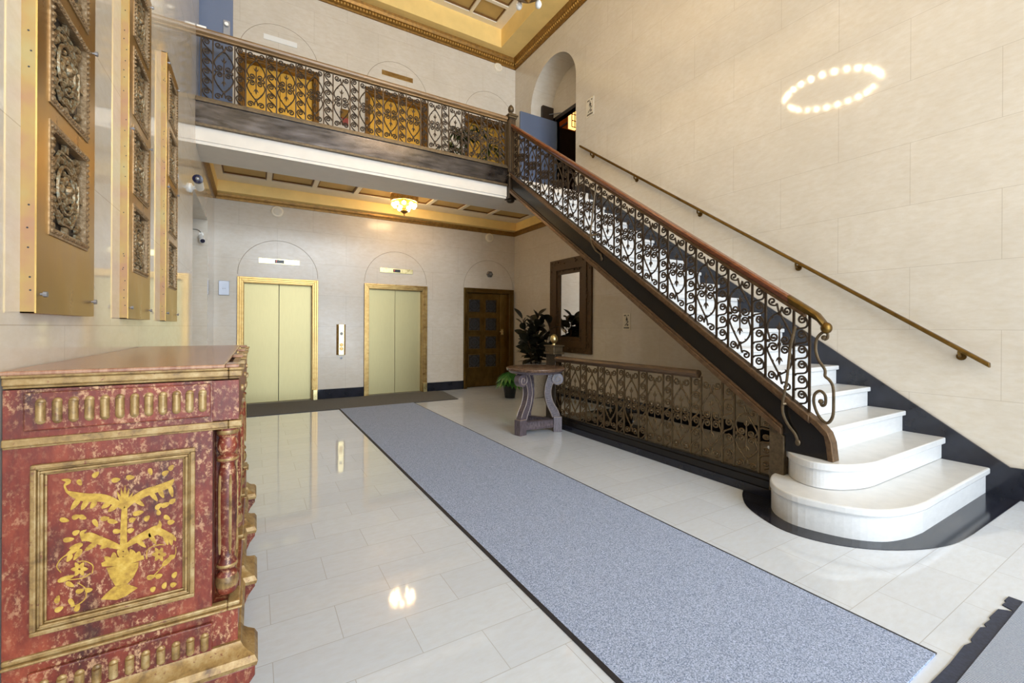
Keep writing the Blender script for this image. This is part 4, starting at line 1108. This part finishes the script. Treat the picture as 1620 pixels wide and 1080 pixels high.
# ------------------------------------------------------------------ round table by the balustrade
tb = thing('round_table', (3.268, 4.88, 0), 'small round pedestal table with scrolled legs, weathered grey wood, before the balustrade', 'table')
q = MB(); q.lathe([(0.385, 0.828), (0.396, 0.834), (0.400, 0.842), (0.394, 0.849), (0.402, 0.856), (0.398, 0.867), (0.38, 0.872)], n=48); q.build('table_top', 'table_top', tb, smooth=True, angle=30)
q = MB(); q.lathe([(0.30, 0.795), (0.355, 0.80), (0.365, 0.815), (0.385, 0.835)], n=48); q.build('apron', 'table_wood', tb, smooth=True, angle=30)
for ang in (-26, 194, 84):
    cl = crom([(0.235, 0.80, 0.10), (0.195, 0.70, 0.095), (0.165, 0.60, 0.085), (0.160, 0.50, 0.085), (0.192, 0.38, 0.09), (0.245, 0.28, 0.10), (0.285, 0.185, 0.105)], 5)
    L, R = [], []
    for i, p in enumerate(cl):
        a, b = cl[max(0, i - 1)], cl[min(len(cl) - 1, i + 1)]; dx, dz = b[0] - a[0], b[1] - a[1]; l = math.hypot(dx, dz)
        L.append((p[0] - dz / l * p[2] / 2, p[1] + dx / l * p[2] / 2)); R.append((p[0] + dz / l * p[2] / 2, p[1] - dx / l * p[2] / 2))
    q = MB()
    for i in range(len(L) - 1): q.prism([L[i], R[i], R[i + 1], L[i + 1]], 'y', -0.042, 0.042)
    q.lathe([(0.080, -0.048), (0.084, -0.042), (0.084, 0.042), (0.080, 0.048)], (0.288, 0, 0.712), 28, 'y')
    q.box(0.235, 0.35, -0.055, 0.055, 0, 0.20)
    o = q.build('leg', 'table_wood', tb, bevel=0.004, rz=math.radians(ang))
    q = MB()
    for s_ in (-1, 1):
        q.tube([(0.288 + (0.074 - 0.0042 * k) * math.cos(k * 0.55 + 2.2), s_ * 0.049, 0.712 + (0.074 - 0.0042 * k) * math.sin(k * 0.55 + 2.2)) for k in range(17)], 0.006, 5)
        q.tube([(p[0], s_ * 0.043, p[1]) for p in L[2:-2]], 0.005, 5); q.tube([(p[0], s_ * 0.043, p[1]) for p in R[2:-2]], 0.005, 5)
    q.box(0.238, 0.347, -0.054, 0.054, 0.19, 0.205); q.box(0.345, 0.349, -0.04, 0.04, 0.02, 0.17)
    q.build('leg_carving', 'table_edge', o, smooth=True)
q = MB()
for a0, a1 in ((-26, 84), (84, 194), (194, 334)):
    p0 = Vector((0.27 * math.cos(math.radians(a0)), 0.27 * math.sin(math.radians(a0)), 0)); p1 = Vector((0.27 * math.cos(math.radians(a1)), 0.27 * math.sin(math.radians(a1)), 0))
    q.sweep([(-0.03, 0.06), (0.03, 0.06), (0.035, 0.09), (0.022, 0.12), (0.022, 0.15), (0.035, 0.17), (-0.035, 0.17), (-0.022, 0.15), (-0.022, 0.12), (-0.035, 0.09)], [p0, p1])
q.build('stretcher', 'table_wood', tb, bevel=0.003)

# ------------------------------------------------------------------ plants
def leaf_mesh(mb, base, direc, length, width, droop=0.3, fold=0.25, n=5, roll=0.0):
    d_ = Vector(direc).normalized(); side = d_.cross(Vector((0, 0, 1)))
    side = side.normalized() if side.length > 0.05 else Vector((1, 0, 0))
    nrm = side.cross(d_); vs = []; fs = []
    side, nrm = side * math.cos(roll) + nrm * math.sin(roll), nrm * math.cos(roll) - side * math.sin(roll)
    for i in range(n + 1):
        t_ = i / n; p = Vector(base) + d_ * (length * t_) + Vector((0, 0, -droop * length * t_ * t_))
        w = width / 2 * (math.sin(PI * min(1, 0.06 + 0.94 * t_)) ** 0.75 if i < n else 0.02)
        vs += [p - side * w + nrm * (w * fold), p, p + side * w + nrm * (w * fold)]
    for i in range(n):
        for k in range(2): fs.append((i * 3 + k, i * 3 + k + 1, i * 3 + k + 4, i * 3 + k + 3))
    mb.add(vs, fs)
rp_ = thing('potted_rubber_plant', (4.90, 7.36, 0), 'dark leaved rubber plant in grey stone pot near the mirror', 'plant')
q = MB(); q.lathe([(0.17, 0.0), (0.19, 0.01), (0.215, 0.30), (0.24, 0.62), (0.255, 0.64), (0.255, 0.68), (0.225, 0.68), (0.215, 0.62), (0.05, 0.60)], n=28); q.build('pot', 'pot', rp_, smooth=True, angle=40)
q = MB(); q.lathe([(0.218, 0.60), (0.2, 0.635), (0.02, 0.645)], n=20); q.build('soil', 'soil', rp_)
r_ = random.Random(21); lv = MB(); sm = MB()
for sx, sy, tx, ty, tz in ((0.02, 0.02, 0.06, 0.0, 1.62), (-0.06, 0.04, -0.28, 0.02, 1.55), (0.07, -0.05, 0.24, -0.20, 1.50), (-0.03, -0.07, -0.08, -0.16, 1.38), (0.05, 0.06, 0.10, 0.16, 1.45), (-0.09, -0.01, -0.24, -0.12, 1.15)):
    path = [Vector((sx, sy, 0.62)).lerp(Vector((tx, ty, tz)), t_) + Vector((0.03 * math.sin(3 * t_), 0, 0)) for t_ in (0, .25, .5, .75, 1)]
    sm.tube(path, [0.013, 0.011, 0.009, 0.008, 0.006], 6)
    n_ = 19
    for k in range(n_):
        t_ = 0.16 + 0.84 * k / (n_ - 1); i = min(3, int(t_ * 4)); p = path[i].lerp(path[i + 1], t_ * 4 - i)
        a = k * 2.4 + sx * 40; up = 0.05 + 1.1 * t_ ** 2 + r_.uniform(-.35, .35)
        l = r_.uniform(0.24, 0.36); dr = Vector((math.cos(a), math.sin(a), up))
        if p.x + dr.normalized().x * (l + 0.05) > 0.40: dr.x = -0.4 * abs(dr.x) - 0.1
        sm.tube([p, p + dr.normalized() * 0.05], 0.004, 5)
        leaf_mesh(lv, p + dr.normalized() * 0.045, dr, l, l * 0.52, 0.22, 0.15, 6, r_.uniform(-1.0, 1.0))
sm.build('stems', 'stem', rp_, smooth=True); lv.build('foliage', 'rubber_leaf', rp_, smooth=True, angle=80)
mo_ = thing('potted_monstera', (4.40, 7.50, 0), 'low green split leaf plant in dark pot near bronze door', 'plant')
q = MB(); q.lathe([(0.10, 0.0), (0.14, 0.22), (0.15, 0.24), (0.13, 0.24), (0.12, 0.2), (0.02, 0.19)], n=20); q.build('pot', 'blackp', mo_, smooth=True)
lv = MB(); sm = MB()
for a, l, h_ in ((225, 0.30, 0.52), (190, 0.27, 0.40), (275, 0.26, 0.38), (120, 0.24, 0.44)):
    a = math.radians(a); tip = Vector((0.10 * math.cos(a), 0.10 * math.sin(a), h_)); sm.tube([(0, 0, 0.19), (tip.x * .4, tip.y * .4, h_ * .8), tip], 0.005, 5)
    d_ = Vector((math.cos(a), math.sin(a), -0.35)).normalized(); s_ = d_.cross(Vector((0, 0, 1))).normalized()
    for k in range(-4, 5):      # split lobes
        b = d_ * math.cos(k * 0.33) + s_ * math.sin(k * 0.33)
        leaf_mesh(lv, tip, b, l * (1 - 0.05 * abs(k)), 0.085, 0.45, 0.1, 4)
sm.build('stems', 'monstera', mo_); lv.build('leaves', 'monstera', mo_, smooth=True, angle=80)
up_ = thing('potted_dracaena', (3.28, 7.15, ZU), 'bushy long leaved plant in clay pot upstairs behind the balcony railing', 'plant')
q = MB(); q.lathe([(0.14, 0.0), (0.18, 0.28), (0.19, 0.3), (0.165, 0.3), (0.02, 0.27)], n=20); q.build('pot', 'pot2', up_, smooth=True)
lv = MB(); sm = MB(); r_ = random.Random(9)
for tx, ty, tz, n_ in ((0.0, 0.0, 0.90, 24), (-0.36, -0.05, 0.62, 18), (0.34, 0.08, 0.56, 18), (0.16, -0.1, 1.02, 22), (-0.15, 0.1, 1.0, 18), (0.42, -0.05, 0.80, 14)):
    sm.tube([(tx * .1, ty * .1, 0.27), (tx * 0.6, ty * 0.6, 0.27 + (tz - 0.27) * 0.5), (tx, ty, tz)], 0.012, 6)
    for k in range(n_):
        a = r_.uniform(0, 2 * PI); leaf_mesh(lv, (tx, ty, tz - r_.uniform(0, 0.12)), (math.cos(a), math.sin(a), r_.uniform(-0.1, 0.9)), r_.uniform(0.26, 0.40), 0.045, 0.7, 0.3, 6)
sm.build('stems', 'stem', up_, smooth=True); lv.build('foliage', 'palm', up_, smooth=True, angle=80)

# ------------------------------------------------------------------ mirror, signs and small wall fittings
mi = thing('wall_mirror', (XR, 6.865, 1.85), 'tall rectangular mirror in wide dark carved frame under the stairs', 'mirror')
q = MB(); y0, y1, z0_, z1_ = -0.655, 0.655, -0.945, 0.945; iy, iz0, iz1 = 0.31, -0.63, 0.635
for a, b, dep in ((0, 0.35, 0.045), (0.35, 0.72, 0.065), (0.72, 1.0, 0.04)):
    L_ = lambda t_: (y0 + (-iy - y0) * t_, y1 + (iy - y1) * t_, z0_ + (iz0 - z0_) * t_, z1_ + (iz1 - z1_) * t_)
    A, B = L_(a), L_(b)
    q.box(-dep, 0, A[0], A[1], B[3], A[3]); q.box(-dep, 0, A[0], A[1], A[2], B[2]); q.box(-dep, 0, A[0], B[0], B[2], B[3]); q.box(-dep, 0, B[1], A[1], B[2], B[3])
r_ = random.Random(2)
for k in range(240):
    e = r_.choice('tblr'); u = r_.uniform(-1, 1); w = r_.uniform(0.1, 0.9)
    if e in 'tb':
        z = (iz1 + (z1_ - iz1) * w) if e == 't' else (iz0 + (z0_ - iz0) * w); y = u * 0.6
    else:
        y = (iy + (y1 - iy) * w) * (1 if e == 'l' else -1); z = u * 0.9
    q.ball((-0.055, y, z), r_.uniform(0.012, 0.026), 5, 4, (0.5, 1, 1))
q.build('frame', 'mirror_frame', mi)
q = MB(); q.box(-0.022, -0.012, -iy - 0.01, iy + 0.01, iz0 - 0.01, iz1 + 0.01); q.build('glass', 'mirror', mi)
plain('sign_white', 'cream sign card', srgb(222, 214, 196), 0.5, 0, 0.03)
plain('ink', 'dark printed ink', srgb(40, 34, 28), 0.5)
plain('ink_grey', 'grey printed ink', srgb(120, 110, 104), 0.5)
def stair_sign(loc, s_, label):
    o = thing('stair_sign', loc, label, 'sign', 'stair signs on the right wall')
    q = MB(); q.box(-0.006, 0, -0.085 * s_, 0.085 * s_, -0.14 * s_, 0.14 * s_); q.build('card', 'sign_white', o)
    q = MB(); F = lambda u, v, w, h_: q.box(-0.0072, -0.0062, (-u - w / 2) * s_, (-u + w / 2) * s_, (v - h_ / 2) * s_, (v + h_ / 2) * s_)
    for k in range(4): F(-0.052 + 0.013 * k, 0.106, 0.009, 0.020)
    for k in range(2): F(0.035 + 0.013 * k, 0.106, 0.010, 0.020)
    for k in range(9): F(-0.056 + 0.014 * k, -0.105, 0.010, 0.022)
    V = lambda u, v: (-0.0072, -u * s_, v * s_)
    def bar(a, b, w):
        d_ = Vector((b[0] - a[0], b[1] - a[1])).normalized(); n_ = Vector((-d_.y, d_.x)) * w / 2
        pts = [(a[0] + n_.x, a[1] + n_.y), (b[0] + n_.x, b[1] + n_.y), (b[0] - n_.x, b[1] - n_.y), (a[0] - n_.x, a[1] - n_.y)]
        q.add([V(*p) for p in pts] + [(-0.0062,) + V(*p)[1:] for p in pts], [(0, 1, 2, 3), (7, 6, 5, 4), (0, 4, 5, 1), (1, 5, 6, 2), (2, 6, 7, 3), (3, 7, 4, 0)])
    bar((0.004, 0.066), (0.010, 0.030), 0.022); q.ball((-0.0066, -0.004 * s_, 0.078 * s_), 0.010 * s_, 8, 5, (0.06, 1, 1))
    bar((0.008, 0.054), (-0.020, 0.030), 0.009); bar((0.012, 0.054), (0.034, 0.036), 0.009)
    bar((0.010, 0.032), (-0.008, 0.002), 0.011); bar((0.010, 0.032), (0.026, 0.012), 0.011); bar((0.026, 0.012), (0.018, -0.006), 0.010)
    for k in range(5): bar((-0.038 + 0.016 * k, -0.064 + 0.0145 * k), (-0.022 + 0.016 * k, -0.064 + 0.0145 * k), 0.010); bar((-0.022 + 0.016 * k, -0.069 + 0.0145 * k), (-0.022 + 0.016 * k, -0.044 + 0.0145 * k), 0.007)
    q.build('figure_and_lettering', 'ink', o)
    q = MB(); q.ball((-0.0066, -0.026 * s_, -0.056 * s_), 0.02 * s_, 8, 5, (0.04, 1.1, 0.9)); q.build('grey_mark', 'ink_grey', o)
stair_sign((XR, 5.35, 1.51), 1.0, 'small white stair sign on the wall under the stair, right of the mirror')
stair_sign((XR, 6.315, 5.565), 1.25, 'small white stair sign on the wall beside the arched niche upstairs')
for zc, x0, x1, label, nm in ((2.590, 0.052, 0.720, 'pale brass floor indicator over the left lift on the ground floor', 1), (2.573, 2.207, 2.900, 'brass floor indicator over the right lift on the ground floor', 1),
                              (6.655, 0.114, 0.66, 'blank brass plate, painted pale for its window reflection, over the left lift upstairs', 0), (6.647, 2.226, 2.879, 'blank tan plate over the right lift upstairs', 0)):
    c = (x0 + x1) / 2; w = (x1 - x0) / 2
    o = thing('floor_indicator' if nm else 'blank_plate', (c, YB, zc), label, 'indicator' if nm else 'plate')
    q = MB(); q.box(-w, w, -0.012, 0, -0.048, 0.048); q.build('plate', 'brass_bright' if nm else ('white' if x0 < 1 else 'brass_frame'), o, bevel=0.003)  # left upstairs plate: white stands in for window light reflected in brass
    if nm:
        q = MB(); q.box(-0.075, 0.075, -0.016, -0.012, -0.03, 0.03); a = q.build('display', 'blackp', o)
        q = MB(); q.box(-0.055, -0.05, -0.0175, -0.016, -0.018, 0.018); q.box(-0.055, -0.035, -0.0175, -0.016, 0.014, 0.018); q.build('lit_segments', 'display', a)
cpn = thing('call_panel', (1.46, YB, 1.145), 'tall narrow brass lift call panel with buttons between the lifts', 'call panel')
q = MB(); q.prism([(-0.085, 0), (-0.05, -0.05), (0.05, -0.05), (0.085, 0)], 'z', -0.30, 0.30); q.build('housing', 'brass_frame', cpn)
q = MB(); q.box(-0.05, 0.05, -0.058, -0.05, -0.295, 0.298); q.build('face_plate', 'brass_bright', cpn, bevel=0.002)
for z in (-0.10, -0.175):
    q = MB(); q.lathe([(0.034, -0.058), (0.034, -0.066), (0.028, -0.068), (0.028, -0.062), (0.02, -0.062), (0.02, -0.068)], (0, 0, z), 20, 'y'); q.build('button', 'brass_frame', cpn, smooth=True)
q = MB(); q.box(-0.02, 0.02, -0.062, -0.058, 0.09, 0.15); q.box(-0.03, 0.03, -0.061, -0.058, 0.105, 0.135); q.build('emblem', 'grey', cpn)
ks = thing('key_switch', (1.465, YB, 0.785), 'tiny round key switch in the wall below the call panel', 'switch')
q = MB(); q.lathe([(0.024, 0), (0.024, -0.006), (0.018, -0.008)], (0, 0, 0), 16, 'y'); q.build('ring', 'steel', ks)
q = MB(); q.lathe([(0.009, -0.008), (0.009, -0.010)], (0, 0, 0), 10, 'y'); q.build('keyhole', 'blackp', ks)
gp = thing('control_plate', (-0.463, YB, 2.065), 'grey steel control plate on the back wall left of the lifts', 'plate')
q = MB(); q.box(-0.078, 0.078, -0.03, 0, -0.125, 0.125); q.build('plate', 'steel', gp, bevel=0.004)
q = MB()
for x in (-0.015, 0.015): q.lathe([(0.008, -0.03), (0.007, -0.036)], (x, 0, -0.01), 10, 'y')
q.build('buttons', 'grey', gp)
for (x, z, lb) in ((0.35, 3.505, 'round cream ceiling speaker high on back wall above the left lift'), (4.737, 3.509, 'round cream wall speaker high above the bronze door on ground floor'), (4.951, 7.58, 'round cream detector under the upper cornice in the far right corner')):
    o = thing('round_speaker', (x, YB, z), lb, 'speaker')
    q = MB(); q.lathe([(0.105, 0), (0.105, -0.015), (0.095, -0.03), (0.07, -0.034)], (0, 0, 0), 28, 'y'); q.build('housing', 'grid', o, smooth=True, angle=30)
    q = MB(); q.lathe([(0.068, -0.034), (0.06, -0.042), (0.02, -0.044)], (0, 0, 0), 24, 'y'); q.build('grille', 'sign_white', o, smooth=True, angle=30)
o = thing('alarm_bell', (4.742, YB, 2.647), 'small grey six sided alarm above the bronze door', 'alarm')
q = MB(); q.lathe([(0.075, 0), (0.075, -0.05), (0.055, -0.07)], (0, 0, 0), 6, 'y'); q.build('housing', 'grey', o)
q = MB(); q.lathe([(0.03, -0.07), (0.028, -0.08)], (0, 0, 0), 14, 'y'); q.build('centre', 'steel', o)
o = thing('wall_fitting', (1.50, YB, 5.52), 'small brown and red wall fitting between the golden lifts upstairs', 'fitting')
q = MB(); q.box(-0.075, 0.075, -0.05, 0, -0.02, 0.15); q.build('box', 'bronze', o, bevel=0.004)
q = MB(); q.box(-0.05, 0.07, -0.055, 0, -0.15, -0.02); q.build('red_base', 'red', o, bevel=0.004)
o = thing('security_camera', (XL, 5.80, 2.89), 'white bullet security camera with dark lens on left wall under balcony', 'camera')
q = MB(); q.lathe([(0.05, 0), (0.05, 0.02), (0.03, 0.03)], (0, 0, 0), 18, 'x'); q.tube([(0.02, 0, 0), (0.07, -0.02, 0.01), (0.09, -0.10, 0.015)], 0.02, 8); q.build('mount', 'white', o, smooth=True, angle=40)
q = MB(); q.tube([(0.09, 0.0, 0.015), (0.10, -0.30, 0.02)], 0.042, 16); q.build('body', 'white', o, smooth=True, angle=40)
q = MB(); q.tube([(0.10, -0.285, 0.02), (0.1003, -0.312, 0.0203)], 0.046, 18); q.build('lens_ring', 'lens', o, smooth=True, angle=40)
q = MB(); q.ball((0.1003, -0.312, 0.02), 0.022, 10, 6); q.build('lens', 'steel', o, smooth=True)
o = thing('security_camera', (-0.69, ny1, 2.76), 'small white security camera with cable inside the left wall recess', 'camera')
q = MB(); q.lathe([(0.03, 0), (0.03, -0.015)], (0, 0, 0), 14, 'y'); q.tube([(0, -0.01, 0), (0, -0.06, -0.02), (0.0, -0.09, -0.06)], 0.014, 8); q.build('mount', 'white', o, smooth=True, angle=40)
q = MB(); q.tube([(0.0, -0.06, -0.05), (0.03, -0.16, -0.12)], 0.036, 14); q.build('body', 'white', o, smooth=True, angle=40)
q = MB(); q.tube([(0.03, -0.16, -0.12), (0.031, -0.165, -0.123)], 0.03, 14); q.build('lens', 'lens', o)
q = MB(); q.tube(crom([(0, -0.01, 0.02), (-0.04, -0.02, 0.06), (-0.12, -0.01, 0.07), (-0.2, -0.01, 0.12)], 5), 0.005, 6); q.build('cable', 'grey', o, smooth=True)

# ------------------------------------------------------------------ lamps
ch = thing('chandelier', (2.33, 3.66, 4.645), 'large gilt hoop chandelier with bare bulbs hanging in the middle of the hall', 'chandelier')
RH, zh = 0.66, 0.715
q = MB(); q.tube([(0, 0, 0.12), (0, 0, 3.68)], 0.014, 8); q.lathe([(0.12, 3.66), (0.10, 3.58), (0.03, 3.54)], n=20)
for k in range(3):
    a = 2 * PI * k / 3; q.tube([(RH * math.cos(a), RH * math.sin(a), zh + 0.04), (0.02 * math.cos(a), 0.02 * math.sin(a), 1.9)], 0.008, 6)
q.build('stem_and_chains', 'cornice', ch, smooth=True, angle=40)
q = MB(); q.lathe([(RH - 0.03, zh - 0.02), (RH, zh - 0.03), (RH + 0.012, zh + 0.01), (RH + 0.012, zh + 0.09), (RH - 0.01, zh + 0.11), (RH - 0.03, zh + 0.09)], n=64, cap=False)
for k in range(48):
    a = 2 * PI * k / 48; q.ball(((RH + 0.012) * math.cos(a), (RH + 0.012) * math.sin(a), zh + 0.05), 0.022, 6, 4)
q.build('hoop', 'cornice_hi', ch, smooth=True, angle=40)
q = MB(); q.lathe([(0.008, 0.0), (0.03, 0.02), (0.05, 0.05), (0.12, 0.08), (0.17, 0.12), (0.18, 0.17), (0.16, 0.19), (0.03, 0.2)], n=24)
for k in range(12):
    a = 2 * PI * k / 12; q.tube([(0.17 * math.cos(a), 0.17 * math.sin(a), 0.15), (0.2 * math.cos(a), 0.2 * math.sin(a), 0.22), (0.185 * math.cos(a), 0.185 * math.sin(a), 0.27)], [0.02, 0.018, 0.004], 6)
for k in range(3):
    a = 2 * PI * k / 3 + 0.5; q.tube([(0.12 * math.cos(a), 0.12 * math.sin(a), 0.18), (0.4 * math.cos(a), 0.4 * math.sin(a), 0.38), (RH * math.cos(a), RH * math.sin(a), zh)], 0.009, 6)
q.build('lower_crown', 'cornice', ch, smooth=True, angle=40)
q = MB(); q.ball((0, 0, 0), 0.034, 12, 8, (1, 1, 1.2)); bp = q.build('bulb', 'bulb', ch, smooth=True)
n_ = 26
for k in range(n_):
    a = 2 * PI * k / n_
    c_ = (RH * math.cos(a), RH * math.sin(a), zh + 0.155)
    if k == 0: bp.location = c_
    else: copy_part(bp, ch, c_)
q = MB(); q.ball((0, 0, 0), 0.034, 12, 8, (1, 1, 1.2)); ub = q.build('frosted_globe', 'white', ch, smooth=True)
for k in range(5):
    a = 2 * PI * k / 5 + 0.3; c_ = (0.17 * math.cos(a), 0.17 * math.sin(a), 0.075)
    if k == 0: ub.location = c_
    else: copy_part(ub, ch, c_)
bl = thing('ceiling_lamp', (2.42, 8.10, 3.885), 'gilt crown ceiling lamp with glowing globes under the balcony', 'lamp')
R_ = 0.245
q = MB(); q.lathe([(R_ - 0.02, -0.13), (R_, -0.13), (R_ + 0.004, -0.115), (R_ - 0.004, -0.10), (R_ - 0.004, -0.02), (R_ + 0.006, -0.012), (R_ + 0.006, 0.0), (R_ - 0.02, 0.0)], n=40, cap=False)
for k in range(16):
    a = 2 * PI * k / 16
    q.tube([(R_ * math.cos(a + t_ * 0.16), R_ * math.sin(a + t_ * 0.16), -0.065 + 0.05 * math.cos(t_ * PI)) for t_ in (-1, -.6, -.3, 0, .3, .6, 1)], 0.011, 6)
    q.ball((R_ * math.cos(a + .2), R_ * math.sin(a + .2), -0.065), 0.024, 6, 4)
q.build('crown_band', 'cornice_hi', bl, smooth=True, angle=40)
q = MB(); q.lathe([(0.06, 0.0), (0.05, -0.12), (0.03, -0.2), (0.05, -0.27), (0.075, -0.30), (0.04, -0.33), (0.012, -0.35), (0.018, -0.365), (0.006, -0.38)], n=18)
for k in range(8):
    a = 2 * PI * k / 8; q.tube([(0.05 * math.cos(a), 0.05 * math.sin(a), -0.26), (0.13 * math.cos(a), 0.13 * math.sin(a), -0.24), (0.17 * math.cos(a), 0.17 * math.sin(a), -0.18)], 0.008, 6)
q.build('centre_stem', 'cornice', bl, smooth=True, angle=40)
q = MB(); q.ball((0, 0, 0), 0.036, 12, 8); gb = q.build('globe', 'bulb2', bl, smooth=True)
for k in range(9):
    a = 2 * PI * k / 9 + 0.2; c_ = (0.2 * math.cos(a), 0.2 * math.sin(a), -0.19)
    if k == 0: gb.location = c_
    else: copy_part(gb, bl, c_)
for k in range(4):
    a = 2 * PI * k / 4 + 0.6; copy_part(gb, bl, (0.115 * math.cos(a), 0.115 * math.sin(a), -0.245))
